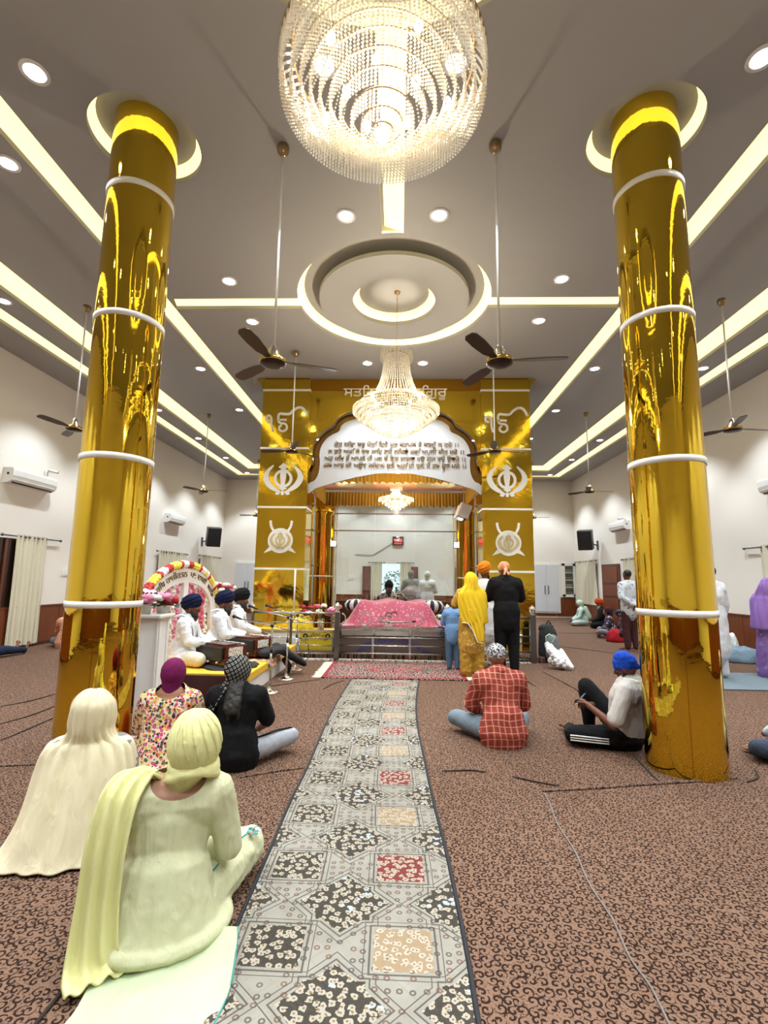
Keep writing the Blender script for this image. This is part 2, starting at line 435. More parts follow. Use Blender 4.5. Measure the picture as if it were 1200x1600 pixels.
# ---- ceiling: upper slab, dropped panels, coves with warm diffusers
SL = ZC+.16; TH = .06
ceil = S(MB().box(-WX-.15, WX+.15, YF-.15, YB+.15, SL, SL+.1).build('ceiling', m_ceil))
C1, C2, RR, R2, R3 = 7.05, 1.80, 1.48, 1.15, .64
CX, CY, CR, CC = 2.4185, 4.196, .29, .51
aT1 = math.asin((6.90-C1)/RR); aT2 = math.asin((7.19-C1)/RR)
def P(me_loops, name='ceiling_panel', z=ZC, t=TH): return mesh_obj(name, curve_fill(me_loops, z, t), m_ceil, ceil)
a_s = math.acos(.135/RR)
for s in (-1, 1):
    # near half panel, with half of both rings and the column collar cut out
    lp = [(3.49, 6.90), (3.49, YF), (0, YF), (0, C2-RR)]
    lp += arc(0, C2, RR, -pi/2, a_s)[1:]
    lp += [(RR*cos(a), C1+RR*sin(a)) for a in [-a_s+(aT1+a_s)*i/40 for i in range(41)]]
    lp = [(s*x, y) for x, y in lp]
    P([lp, circle(s*CX, CY, CC)])
    P([[(s*x, y) for x, y in ((3.80, YF), (4.23, YF), (4.23, YB), (3.80, YB))]])
    P([[(s*x, y) for x, y in ((5.90, YF), (6.35, YF), (6.35, 19.55), (4.23, 19.55), (4.23, 18.75), (5.90, 18.75))]])
    P([[(s*x, y) for x, y in ((6.69, YF), (WX, YF), (WX, YB), (4.23, YB), (4.23, 19.92), (6.69, 19.92))]])
P([[(3.49, 7.19), (3.49, YB), (-3.49, YB), (-3.49, 7.19)]+[(RR*cos(a), C1+RR*sin(a)) for a in [pi-aT2+(aT2-(pi-aT2))*i/60 for i in range(61)]]])
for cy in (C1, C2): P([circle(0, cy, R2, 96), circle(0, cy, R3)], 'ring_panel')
def led(p0, p1, out, w=.17, z0=None, z1=None):
    # sloping diffuser: from the lip (outer side) up to the slab
    z0 = ZC+TH if z0 is None else z0; z1 = SL-.003 if z1 is None else z1
    o = Vector(out)*w; a, c = Vector(p0), Vector(p1)
    vs = [(a.x+.004*out[0], a.y+.004*out[1], z0), (c.x+.004*out[0], c.y+.004*out[1], z0), (c.x-o.x, c.y-o.y, z1), (a.x-o.x, a.y-o.y, z1)]
    vs += [(x+out[0]*.012, y+out[1]*.012, z) for x, y, z in vs[:2]]+[(vs[2][0]+out[0]*.01, vs[2][1]+out[1]*.01, z1+.002), (vs[3][0]+out[0]*.01, vs[3][1]+out[1]*.01, z1+.002)]
    MB().add(vs, [(0, 1, 2, 3), (4, 5, 1, 0), (7, 6, 5, 4), (3, 2, 6, 7), (0, 3, 7, 4), (1, 5, 6, 2)]).build('cove_light', m_led, ceil)
for s in (-1, 1):
    led((s*3.80, YF), (s*3.80, YB), (s, 0))
    led((s*5.90, YF), (s*5.90, 18.75), (s, 0), .30)
    led((s*4.23, 18.75), (s*5.90, 18.75), (0, 1), .30)
    led((s*6.69, YF), (s*6.69, 19.92), (s, 0), .24)
    led((s*4.23, 19.92), (s*6.69, 19.92), (0, 1), .24)
    led((s*1.47, 7.19), (s*3.49, 7.19), (0, 1), .17)
led((.135, C2+RR), (.135, C1-RR), (1, 0), .24)
def led_ring(cx, cy, r, w, a0=0, a1=2*pi, name='cove_light_ring'):
    MB().lathe([(r+.004, ZC+TH), (r-w, SL-.003), (r-w+.01, SL), (r+.02, ZC+TH)], (cx, cy, 0), 96, a0, a1).build(name, m_led, ceil, True)
for cy in (C1, C2):
    led_ring(0, cy, RR, .10); led_ring(0, cy, R3, .10)
for s in (-1, 1): led_ring(s*CX, CY, CC, .06)

# ---- downlights
dl = thing('downlight', 'x', 'ceiling light', (0, 0, ZC))
MB().lathe([(.085, -.012), (.115, -.010), (.118, 0), (.083, 0)], seg=28).xf(Matrix.Translation((0, 0, ZC))).build('bezel', m_white, dl, True)
MB().lathe([(0, -.006), (.084, -.006), (.084, -.001), (0, -.001)], seg=28).xf(Matrix.Translation((0, 0, ZC))).build('lens', m_dl, dl)
DLS = []
for s in (-1, 1):
    side = 'left' if s < 0 else 'right'
    for x, ys, nm in ((.55, (5.2, 3.5, 9.15, 1.0, -1.5, 14.5, 17.0, 19.4), 'beside the ceiling centre line'), (2.38, (6.45, 7.57, 14.5, 17.0, 19.4), ''), (3.03, (3.51, 1.2, -1.5), ''),
                      (4.0, (-.6, 1.9, 4.41, 6.9, 9.4, 11.85, 14.3, 16.8, 19.2), ''), (6.12, (-.5, 2.0, 4.46, 6.93, 9.39, 11.88, 14.42, 16.83, 19.3), '')):
        for y in ys: DLS.append((s, x, y))
rows = {.55: 'inner pair row', 2.38: 'pair row beside the chandelier fans', 3.03: 'corner row by the golden column', 4.0: 'row between warm cove and raised tray', 6.12: 'row nearest the side wall'}
first = True
for s, x, y in DLS:
    side = 'left' if s < 0 else 'right'
    k = sorted(q for t, p, q in DLS if t == s and p == x).index(y)
    lab = {.55: {5.2: 'round white downlight just before the chandelier ring, %s of the centre strip', 9.15: 'round white downlight in front of the golden canopy header, %s of the small chandelier', 3.5: 'round white downlight seen through the large chandelier, %s of centre'},
           2.38: {6.45: 'round white downlight before the cross cove, by %s inner fan', 7.57: 'round white downlight just past the cross cove on the %s'},
           3.03: {3.51: 'large round white downlight between golden column and cove on the far %s'}}.get(x, {}).get(y)
    if lab: lab = lab % side
    elif y < 3: lab = 'unseen downlight added overhead near or behind the camera, %s of %s %s row' % (['rearmost', 'second from rear', 'third from rear', 'fourth from rear'][k], side, {.55: 'inner', 3.03: 'column', 4.0: 'tray', 6.12: 'wall'}[x])  # unseen fittings, added to light the near end of the hall
    elif x > 5: lab = 'round downlight in the %s wall row, %s from the near end' % (side, ['first', 'second', 'third', 'fourth', 'fifth', 'sixth', 'seventh', 'eighth', 'ninth'][k])
    elif x < 3 and y > 12: lab = 'added unseen downlight behind the golden canopy, %s %s row, %s from the canopy' % (side, 'inner' if x < 1 else 'outer', {14.5: 'first', 17.0: 'second', 19.4: 'third'}[y])  # unseen rows added to brighten the back wall beyond the glass
    else: lab = 'round downlight in the %s row inside the tray edge, %s from the near end' % (side, ['first', 'second', 'third', 'fourth', 'fifth', 'sixth', 'seventh', 'eighth', 'ninth'][k])
    if first: o = dl; o.location = (s*x, y, ZC); o['label'] = lab; first = False
    else: o = copy_tree(dl, (s*x, y, ZC), None, lab)
    if y < 3: o['group'] = 'added downlights behind the camera on the %s' % side
    else: o['group'] = 'downlights'
LD = bpy.data.lights.new('downlight_lamp', 'SPOT'); LD.energy = DOWNLIGHT_W; LD.spot_size = radians(96); LD.spot_blend = .35; LD.shadow_soft_size = .06; LD.color = (.86, .94, 1)
LDW = LD.copy(); LDW.energy = DOWNLIGHT_W*1.55; LDW.spot_size = radians(100); LDW.spot_blend = .5
for s, x, y in DLS:
    l = bpy.data.objects.new('downlight_lamp', LDW if x > 6 else LD); COL.objects.link(l); l.location = (s*x, y, ZC-.03)

# ================================================================ GOLDEN COLUMNS
def column(s):
    t = thing('golden_column', 'tall golden mirror column nearest the %s' % ('seated women, left of aisle' if s < 0 else 'man in a blue turban, right of aisle'), 'column', (s*CX, CY, 0), group='golden columns')
    zs = [0, 1.215, 2.46, 3.75, 5.03, SL]
    for i in range(5):
        MB().lathe([(CR, zs[i]+.001), (CR, zs[i+1]-.001)], (s*CX, CY, 0), 96).build('gold_sheet', m_gold, t, True)
    for z in zs[1:5]:
        MB().lathe([(CR-.002, z-.028), (CR+.008, z-.026), (CR+.010, z+.026), (CR-.002, z+.028)], (s*CX, CY, 0), 96).build('white_band', m_white, t, True)
    a = -pi/2-s*.35
    MB().box(CR-.002, CR+.002, -.003, .003, .02, 1.18).xf(Matrix.Translation((s*CX, CY, 0))@Matrix.Rotation(a, 4, 'Z')).build('sheet_seam', m_golddk, t)
    return t
column(-1); column(1)

# ================================================================ PALKI (golden canopy)
PY = 9.86; PX0, PX1 = 1.81, 2.80
pk = thing('golden_canopy', 'golden mirror canopy structure with scalloped white arch in the hall centre', 'canopy', (0, PY, 0))
zt = [.16, 1.64, 2.90, 4.15, 5.42, 5.68]
for s in (-1, 1):
    x0, x1 = sorted((s*PX0, s*PX1))
    MB().box(x0+.01, x1-.01, PY+.012, PY+.60, 0, ZC).build('pier_core', m_golddk, pk)
    for i in range(5):
        MB().bevbox(x0, x1, PY, PY+.012, zt[i]+.02, zt[i+1]-.02, .003).build('gold_panel', m_goldp, pk)
        xi = s*PX0
        MB().box(min(xi, xi-s*.012), max(xi, xi-s*.012), PY+.005, PY+.60, zt[i]+.02, zt[i+1]-.02).build('gold_side_panel', m_goldp, pk)
        xo = s*PX1
        MB().box(min(xo, xo+s*.012), max(xo, xo+s*.012), PY+.005, PY+.60, zt[i]+.02, zt[i+1]-.02).build('gold_side_panel', m_goldp, pk)
    for z in zt[1:5]:
        MB().box(x0-.015, x1+.015, PY-.014, PY+.012, z-.02, z+.02).box(s*PX0-.016, s*PX0+.016, PY, PY+.6, z-.02, z+.02).build('white_strip', m_white, pk)
    MB().poly([(s*2.82, 5.69), (s*2.96, 5.69), (s*2.82, 5.45)], PY+.02, PY+.5).build('corner_cornice', m_goldp, pk)
    # rear pier and rounded inner column
    x0, x1 = sorted((s*1.62, s*2.35))
    MB().box(x0, x1, 12.75, 13.25, 0, 3.7).build('rear_pier', m_goldp, pk)
    MB().lathe([(.24, .12), (.24, 3.0), (.30, 3.06), (.30, 3.16), (.24, 3.2)], (s*1.80, 11.9, 0), 40).build('inner_column', m_gold, pk, True)
    MB().lathe([(.245, 1.5), (.25, 1.5), (.25, 1.53), (.245, 1.53)], (s*1.80, 11.9, 0), 40).build('column_ring', m_white, pk, True)
    x0, x1 = sorted((s*2.35, s*2.80))
    MB().box(x0, x1, 12.9, 13.1, 0, 3.7).build('rear_wing', m_goldp, pk)
    for z in (.9, 1.75, 2.55, 3.15):
        MB().tube([(s*1.86, 10.46, z), (s*1.86, 12.75, z)], .018, 8).build('side_bar', m_steel, pk)
    MB().tube([(s*1.86, 11.2, .1), (s*1.86, 11.2, 3.5)], .022, 8).build('side_post', m_steel, pk)
# header sheet with the arch cut out
half = [(1.86, 3.30), (1.845, 3.55), (1.78, 3.72), (1.72, 3.86), (1.72, 4.0), (1.73, 4.15), (1.70, 4.30), (1.58, 4.46), (1.46, 4.58), (1.30, 4.68), (1.22, 4.82), (1.06, 4.93), (.90, 4.97), (.70, 5.0), (.60, 5.09), (.42, 5.17), (.22, 5.23), (0, 5.30)]
out = half+[(-x, z) for x, z in half[-2::-1]]
hd = [(x, z) for x, z in out]+[(-1.86, 5.44), (1.86, 5.44)]
def xz_mesh(loops, y, t):
    me = curve_fill(loops, 0, t)
    for v in me.vertices: v.co = (v.co.x, y+v.co.z, v.co.y)
    return me
mesh_obj('header_panel', xz_mesh([hd], PY+.06, .012), m_goldp, pk)
MB().box(-PX0, PX0, PY+.045, PY+.07, 5.44, 5.69).build('header_cornice', mat('amber_cornice', (.62, .30, .03), .12, 1), pk)
# brown gold reveal around the arch, then the white glass arch panel
half2 = [(1.86, 3.10), (1.80, 3.42), (1.68, 3.50), (1.60, 3.66), (1.58, 3.90), (1.595, 4.06), (1.56, 4.24), (1.46, 4.40), (1.33, 4.50), (1.19, 4.575), (1.14, 4.70), (1.00, 4.80), (.86, 4.84), (.72, 4.855), (.64, 4.90), (.56, 5.0), (.40, 5.07), (.20, 5.11), (0, 5.19)]
def smooth2(pts, n=3):
    out_ = []
    P_ = [pts[0]]+pts+[pts[-1]]
    for i in range(1, len(P_)-2):
        for k in range(n):
            t = k/n; p0, p1, p2, p3 = P_[i-1], P_[i], P_[i+1], P_[i+2]
            out_.append(tuple(.5*((2*p1[j])+(-p0[j]+p2[j])*t+(2*p0[j]-5*p1[j]+4*p2[j]-p3[j])*t*t+(-p0[j]+3*p1[j]-3*p2[j]+p3[j])*t**3) for j in (0, 1)))
    return out_+[pts[-1]]
h2 = smooth2(half2)
def full(h): return h+[(-x, z) for x, z in h[-2::-1]]
low = [(-1.86, 3.10), (-1.80, 3.22), (-1.66, 3.33), (-1.45, 3.40), (-1.15, 3.49), (-.8, 3.58), (-.4, 3.655), (0, 3.68)]
lowf = low+[(-x, z) for x, z in low[-2::-1]]
mesh_obj('arch_reveal', xz_mesh([full(smooth2(half))+[(-1.83, 3.05)]+lowf[1:-1]+[(1.83, 3.05)]], PY+.20, .014), mat('bronze_reveal', (.28, .16, .05), .2, .9), pk)
wb = full(h2)+lowf[1:-1]
arch = mesh_obj('arch_panel', xz_mesh([wb], PY+.165, .02), mat('arch_glass_white', 'd3d6dc', .12), pk)
# raised letters
def place_text(body, size, x, z, y, mt, parent, name='lettering', w=None, depth=.006):
    me = text_mesh(body, size, depth)
    xs = [v.co.x for v in me.vertices]; wd = max(xs)-min(xs); k = (w/wd) if w else 1; c = (max(xs)+min(xs))/2
    for v in me.vertices: v.co = (x+(v.co.x-c)*k, y-v.co.z, z+v.co.y)
    return mesh_obj(name, me, mt, parent)
def place_words(body, size, x, z, y, mt, parent, name, w, depth=.006):
    ws = body.split(); R = []
    def ext(s):
        me = text_mesh(s, size, depth, 'LEFT'); xs = [v.co.x for v in me.vertices]; return me, min(xs), max(xs)
    full_, f0, f1 = ext(body); k = w/(f1-f0)
    for i, q in enumerate(ws):
        pre = body[:sum(len(a)+1 for a in ws[:i])+(1 if (i and '  ' in body) else 0)]+q
        a, a0, a1 = ext(pre); b, b0, b1 = ext(q)
        for v in b.vertices: v.co = (x-w/2+(v.co.x-b1+a1-f0)*k, y-v.co.z, z+v.co.y)
        o = mesh_obj(name, b, mt, parent); o['kind'] = 'stuff'
m_goldlet = mat('gold_letter', (.45, .30, .12), .25, .9); m_whlet = mat('white_letter', 'f4f1e6', .3)
place_words('ਸਤਿਨਾਮ  ਵਾਹਿਗੁਰੂ', .27, 0, 5.31, PY+.05, m_whlet, pk, 'title_word', 2.2, .012)
L4 = ['ਦੇਹ ਸਿਵਾ ਬਰੁ ਮੋਹਿ ਇਹੈ ਸੁਭ ਕਰਮਨ ਤੇ ਕਬਹੂੰ ਨ ਟਰੋ ।।', 'ਨ ਡਰੋ ਅਰਿ ਸੋ ਜਬ ਜਾਇ ਲਰੋ ਨਿਸਚੈ ਕਰਿ ਅਪੁਨੀ ਜੀਤ ਕਰੋ ।।', 'ਅਰੁ ਸਿਖ ਹੌ ਆਪਨੇ ਹੀ ਮਨ ਕੌ ਇਹ ਲਾਲਚ ਹਉ ਗੁਨ ਤਉ ਉਚਰੋ ।।', 'ਜਬ ਆਵ ਕੀ ਅਉਧ ਨਿਦਾਨ ਬਨੈ ਅਤਿ ਹੀ ਰਨ ਮੈ ਤਬ ਜੂਝ ਮਰੋ ।।']
for t_, z_, w_, x_ in zip(L4, (4.235, 4.08, 3.93, 3.78), (2.62, 2.86, 2.96, 2.98), (.03, .02, 0, 0)): place_words(t_, .135, x_, z_, PY+.15, m_goldlet, pk, 'verse_word', w_)
# symbols on the piers
def sym_mesh(ch, cx, cz, w, h, y, mt, nm, bold=0):
    me = text_mesh(ch, 1, .012)
    xs = [v.co.x for v in me.vertices]; ys = [v.co.y for v in me.vertices]
    sx = w/(max(xs)-min(xs)); sz = h/(max(ys)-min(ys)); mx, my = (max(xs)+min(xs))/2, (max(ys)+min(ys))/2
    for v in me.vertices: v.co = (cx+(v.co.x-mx)*sx, y-v.co.z, cz+(v.co.y-my)*sz)
    return mesh_obj(nm, me, mt, pk)
def ribbon2(b, pts, w, y0, y1):
    # flat stroke along 2D (x,z) points with widths w
    n = len(pts); L, R = [], []
    for i in range(n):
        t = Vector(pts[min(i+1, n-1)])-Vector(pts[max(i-1, 0)]); t.normalize(); nn = Vector((-t.y, t.x)); ww = w[i] if isinstance(w, (list, tuple)) else w
        L.append(tuple(Vector(pts[i])+nn*ww)); R.append(tuple(Vector(pts[i])-nn*ww))
    for i in range(n-1): b.poly([L[i], L[i+1], R[i+1], R[i]], y0, y1)
def cat(pts, n=5): return smooth2(pts, n)
def onkar(cx, cz, s, y):
    b = MB(); q = lambda P_: [(cx+x*s, cz+z*s) for x, z in P_]
    ribbon2(b, cat(q([(-.90, .02), (-1.06, .06), (-1.1, .22), (-.98, .34), (-.84, .28), (-.80, .12), (-.80, -.1), (-.76, -.36), (-.70, -.52)])), .055*s, y, y+.014); b.build('onkar_numeral', m_white, pk); b = MB()
    ribbon2(b, cat(q([(.0, .1), (-.34, .1), (-.42, .02), (-.30, -.08), (-.1, -.10), (.02, -.22), (-.0, -.42), (-.18, -.52), (-.34, -.44), (-.36, -.28), (-.24, -.18)])), .055*s, y, y+.014)
    ribbon2(b, cat(q([(-.42, .04), (-.44, .3), (-.36, .44), (-.1, .42), (.16, .44), (.34, .62), (.6, .78), (.84, .74), (1.0, .52), (1.06, .36)])), .065*s, y, y+.014)
    return b.build('onkar_emblem', m_white, pk)
def khanda(cx, cz, s, y, mt, nm='khanda_emblem', t=.014):
    b = MB(); q = lambda P_: [(cx+x*s, cz+z*s) for x, z in P_]
    b.poly(q([(0, 1.0), (.32, .72), (.14, .62), (.2, .2), (.1, -.55), (.28, -.62), (0, -.78), (-.28, -.62), (-.1, -.55), (-.2, .2), (-.14, .62), (-.32, .72)]), y-.004, y+t)
    ribbon2(b, [(cx+.50*s*cos(a), cz+.50*s*sin(a)) for a in [2*pi*i/28 for i in range(29)]], .085*s, y, y+t)
    for k in (-1, 1):
        pts = cat(q([(k*.62, .86), (k*.98, .45), (k*1.08, .02), (k*.85, -.42), (k*.42, -.74), (k*.12, -.86)])); w = [.03*s+.15*s*sin(pi*min(1, i/(len(pts)-1)*1.05)) for i in range(len(pts))]
        ribbon2(b, pts, w, y, y+t)
        b.poly(q([(k*.1, -.86), (k*.4, -.84), (k*.46, -1.0), (k*.26, -1.06)]), y, y+t)
    b.poly(q([(-.09, -.8), (.09, -.8), (.09, -1.05), (-.09, -1.05)]), y, y+t)
    return b.build(nm, mt, pk)
m_shield = mat('shield_gold_print', 'c9b98a', .4)
for s in (-1, 1):
    cx = s*2.305
    onkar(cx+.02, 4.72, .40, PY-.02); khanda(cx, 3.50, .33, PY-.02, m_white)
    sh = MB(); sh.poly([(cx+.255*cos(a), 2.21+.255*sin(a)) for a in [2*pi*i/48 for i in range(48)]], PY-.03, PY-.008); sh.build('shield_disc', m_white, pk)
    khanda(cx, 2.21, .175, PY-.038, m_shield, 'shield_khanda', .006)
    for k in (-1, 1):
        w_ = MB(); ribbon2(w_, cat([(cx+k*.22, 2.62), (cx+k*.20, 2.50), (cx+k*.13, 2.38)]), .024, PY-.022, PY-.006); w_.build('sword_blade', m_white, pk); w_ = MB()
        w_.poly([(cx+k*.12, 2.03), (cx+k*.33, 1.955), (cx+k*.22, 2.08), (cx+k*.16, 2.10)], PY-.022, PY-.006); w_.build('sword_hilt', m_white, pk)
# canopy cloth inside
def valance(x0, x1, y, zt_, zb, n, axis='x'):
    vs = []; fs = []; N = n*6; rows_ = 4
    for i in range(N+1):
        t = i/N; a = x0+(x1-x0)*t; ph = t*n
        for r in range(rows_+1):
            q = r/rows_; z = zt_+(zb-zt_)*q
            if r == rows_: z += .05*abs(sin(pi*ph*.5))-.02
            off = (.012+.028*q)*sin(2*pi*ph)
            vs.append((a, y+off, z) if axis == 'x' else (y+off, a, z))
    for i in range(N):
        for r in range(rows_): k = i*(rows_+1)+r; fs.append((k, k+rows_+1, k+rows_+2, k+1))
    return MB().add(vs, fs)
cn = thing('canopy_cloth', 'gold and peach ceiling cloth with ruffled valances inside the golden canopy', 'canopy cloth', (0, 11.5, 3.6))
for y, a, c in ((10.55, 3.86, 3.56), (12.70, 3.74, 3.36)): valance(-1.85, 1.85, y, a, c, 44).build('valance', m_goldcloth, cn, True)
for s in (-1, 1): valance(10.55, 12.70, s*1.85, 3.8, 3.42, 24, 'y').build('valance', m_goldcloth, cn, True)
MB().box(-1.88, 1.88, 10.50, 12.74, 3.80, 3.83).build('ceiling_cloth', mat('peach_cloth', 'c98d6a', .6, bump=.6, bscale=14), cn)
for x in (-1.0, 1.0):
    MB().lathe([(0, 0), (.42, -.0), (.46, .02), (.3, .05), (0, .06)], (x, 11.6, 3.73), 32, sx=1.2).build('embossed_medallion', mat('gold_embossed', (.75, .6, .3), .35, .8, bump=1, bscale=22), cn, True)
MB().box(-1.95, 1.95, PY+.6, 13.2, 3.9, 3.93).build('upper_deck', m_golddk, pk)
# rear glass wall with thin rails
gw = thing('glass_screen', 'large clear glass screen with steel rails behind the pink-covered throne', 'glass screen', (0, 13.12, 0))
for x0, x1 in ((-1.60, -.55), (-.54, .53), (.54, 1.60)): MB().box(x0, x1, 13.11, 13.12, .9, 3.68).build('pane', m_pane, gw)
for z in (3.20, 2.74): MB().tube([(-1.84, 12.98, z), (1.84, 12.98, z)], .016, 8).build('rail', m_steel, gw)
MB().box(-1.62, 1.62, 13.08, 13.16, 3.46, 3.5).build('top_rail', m_steel, gw)
for s in (-1, 1):
    x0, x1 = sorted((s*1.60, s*1.56)); MB().box(x0, x1, 13.07, 13.17, .12, 3.46).build('frame_post', m_white, gw)
MB().box(-1.6, 1.6, 13.10, 13.14, .12, .88).build('lower_panel', mat('smoked_panel', '4a372c', .25), gw)
# low platform and throne
pf = tag(MB().bevbox(-2.8, 2.8, 9.15, 13.3, 0, .11, .02).build('platform', m_carpet), 'low carpeted platform under the golden canopy', 'platform')
th = thing('throne_bed', 'wide steel throne bed with dark lower panel and blue letters behind the rails', 'throne', (0, 9.3, .11))
MB().bevbox(-1.0, 1.0, 9.25, 11.0, .11, .42, .01).build('lower_body', mat('taupe_panel', '5f5350', .3), th)
for i in range(3): MB().bevbox(-1.0+i*.667+.01, -1.0+(i+1)*.667-.01, 9.21, 9.25, .43, .52, .008).build('steel_drawer', m_steel, th)
MB().tube([(-1.0, 9.20, .56), (1.0, 9.20, .56)], .028, 12).build('top_rail', m_chrome, th)
for x in (-.98, .98): MB().tube([(x, 9.24, .12), (x, 9.24, .58)], .022, 8).build('corner_post', m_steel, th)
# arc of blue letters
cu_t = 'ਵਾਹਿਗੁਰੂ ਸਿਮਰਨ ਹਿਤ ਆਓ ਜੀ'
me = text_mesh(cu_t, .12, .003); xs = [v.co.x for v in me.vertices]; wd = max(xs)-min(xs)
for v in me.vertices:
    k = 1.36/wd; ang = (v.co.x*k)/.95; r = 1.0+v.co.y*1.1
    v.co = (r*sin(ang)*.95, 9.244-v.co.z, -.67+r*cos(ang)-.02)
mesh_obj('lettering', me, mat('blue_letter', '28388c', .4), th)
# pink cloth mound
def sheet(fn, nu, nv, thick=.012):
    vs = []; fs = []
    for i in range(nu+1):
        for j in range(nv+1): vs.append(Vector(fn(i/nu, j/nv)))
    m = len(vs); nr = [Vector((0, 0, 0)) for _ in vs]; q = []
    for i in range(nu):
        for j in range(nv):
            a = i*(nv+1)+j; f = (a, a+nv+1, a+nv+2, a+1); q.append(f); n_ = (vs[f[1]]-vs[f[0]]).cross(vs[f[3]]-vs[f[0]])
            for k in f: nr[k] += n_
    vs2 = [v-(n_.normalized() if n_.length > 0 else Vector((0, 0, 1)))*thick for v, n_ in zip(vs, nr)]
    fs = list(q)+[tuple(k+m for k in f[::-1]) for f in q]
    bd = [i*(nv+1) for i in range(nu+1)]+[nu*(nv+1)+j for j in range(1, nv+1)]+[i*(nv+1)+nv for i in range(nu-1, -1, -1)]+[j for j in range(nv-1, 0, -1)]
    for k in range(len(bd)): a, c = bd[k], bd[(k+1) % len(bd)]; fs.append((a, a+m, c+m, c))
    return MB().add(vs+vs2, fs)
def mound(u, v):
    x = -1.02+2.04*u; y = 9.34+1.6*v
    e = min(1, (1-abs(x)/1.02)/.42); e = e*e*(3-2*e); f = min(1, v/.30); f = f*f*(3-2*f); g = min(1, (1-v)/.12)
    h = .44*e*f*g+.025*sin(9*x+2*y)*e*f+.01*noise.noise(Vector((x*6, y*6, 0)))
    return (x, y, .585+max(0, h))
m_pink = mat('pink_brocade', 'cf4569', .5, sheen=.4, bump=.4, bscale=70, pattern=pat_floral('a3284b', ['bd5374', 'ad3557', 'c46f8a'], 19, .40))
tag(sheet(mound, 60, 44, .02).build('throne_cloth', m_pink, None, True), 'pink brocade cloth mounded over the holy book on the throne', 'cloth')
tag(MB().bevbox(-.98, .98, 9.30, 10.95, .425, .565, .03).build('mattress', mat('white_mattress', 'e6dfd0', .8)), 'cream mattress under the pink throne cloth', 'mattress')
# emblems on the throne front
em = thing('onkar_stand', 'small silver Ik Onkar emblem standing on the throne front', 'emblem', (-.08, 9.27, .59))
me = text_mesh('ੴ', .30, .008); xs = [v.co.x for v in me.vertices]; c_ = (max(xs)+min(xs))/2
for v in me.vertices: v.co = (-.08+(v.co.x-c_)*.8, 9.27-v.co.z, .60+v.co.y)
mesh_obj('symbol', me, m_chrome, em); MB().box(-.16, 0, 9.25, 9.29, .585, .605).build('foot', m_chrome, em)
for x in (-.50, .46):
    h = thing('kara_ring', 'upright silver ring %s of the Ik Onkar emblem on the throne' % ('left' if x < 0 else 'right'), 'ring', (x, 9.27, .59), group='silver rings on the throne')
    MB().tube([(x+.115*cos(a), 9.27, .725+.115*sin(a)) for a in [2*pi*i/32 for i in range(32)]], .013, 8, closed=True).build('hoop', m_chrome, h, True)
    MB().box(x-.03, x+.03, 9.25, 9.29, .585, .61).build('foot', m_chrome, h)
    c = thing('crescent_stand', 'silver crossed-sword ornament at the %s end of the throne front' % ('left' if x < 0 else 'right'), 'ornament', (x*2, 9.27, .59))
    for k in (-1, 1): MB().tube([(x*1.95+k*.10*cos(a), 9.27, .72+.11*sin(a)) for a in [-1.2+2.4*i/14 for i in range(15)]], .012, 8).build('blade', m_chrome, c, True)
    MB().box(x*1.95-.04, x*1.95+.04, 9.25, 9.29, .585, .615).build('foot', m_chrome, c)
sw = thing('kirpan', 'curved dark sheathed dagger lying across the pink throne cloth', 'dagger', (-.08, 9.36, .62))
MB().tube([(-.45+.9*i/16, 9.36, .655+.05*abs(i/16-.5)**1.2) for i in range(17)], [.012+.018*sin(pi*i/16) for i in range(17)], 8, flat=.5).build('sheath', m_steeldk, sw, True)
MB().ell((.40, 9.36, .68), (.05, .018, .02)).build('hilt', m_black, sw, True)
# small silver rumala holders : striped side bolsters
m_stripe = mat('navy_white_stripe', '1c2340', .7, pattern=pat_stripes('1c2340', 'e9e6dd', 9))
for x in (-.84, .86):
    o = tag(MB().lathe([(.0, -.13), (.20, -.13), (.27, -.06), (.28, .02), (.22, .10), (.08, .125), (0, .125)], seg=40).build('striped_stool_cushion', m_stripe, None, True, ), 'navy and white striped round cushion on the %s of the pink throne cloth' % ('left' if x < 0 else 'right'), 'cushion', 'striped cushions')
    o.location = (x, 11.25, .88)
    st = thing('cushion_stand', 'dark wooden stand under the %s striped cushion' % ('left' if x < 0 else 'right'), 'stand', (x, 11.25, .11), group='cushion stands')
    MB().lathe([(.2, .62), (.2, .645), (0, .645)], (x, 11.25, .11), 24).lathe([(0, .6), (.2, .6), (.2, .62), (0, .62)], (x, 11.25, .11), 24).build('top', m_door, st)
    for a in (0, pi/2, pi, 3*pi/2): MB().tube([(x+.15*cos(a), 11.25+.15*sin(a), .11), (x+.13*cos(a), 11.25+.13*sin(a), .72)], .016, 6).build('leg', m_door, st)
# ================================================================ CARPET DETAILS, RUNNER, RUGS
EL = [(-.56, 7.36), (-.60, 6.3), (-.605, 5.17), (-.578, 3.98), (-.581, 3.43), (-.566, 2.88), (-.555, 2.42), (-.544, 2.08), (-.526, 1.79), (-.52, 1.0), (-.52, .2)]
ER = [(.424, 7.36), (.35, 6.3), (.318, 5.245), (.343, 4.05), (.36, 3.43), (.385, 2.88), (.395, 2.42), (.398, 2.08), (.394, 1.79), (.40, 1.0), (.40, .2)]
L_, R_ = smooth2(EL, 8), smooth2(ER, 8)
vs = []; fs = []; uv = []; acc = 0
for i, (l, r) in enumerate(zip(L_, R_)):
    if i: acc += (Vector(l)-Vector(L_[i-1])).length
    for k in range(9):
        t = k/8; x = l[0]+(r[0]-l[0])*t; y = l[1]+(r[1]-l[1])*t
        vs.append((x, y, .009+.0015*sin(i*.9+k))); uv.append((t*.92, acc))
n = len(L_)
for i in range(n-1):
    for k in range(8): a = i*9+k; fs.append((a, a+1, a+10, a+9))
me = bpy.data.meshes.new('runner_rug'); m0 = len(vs)
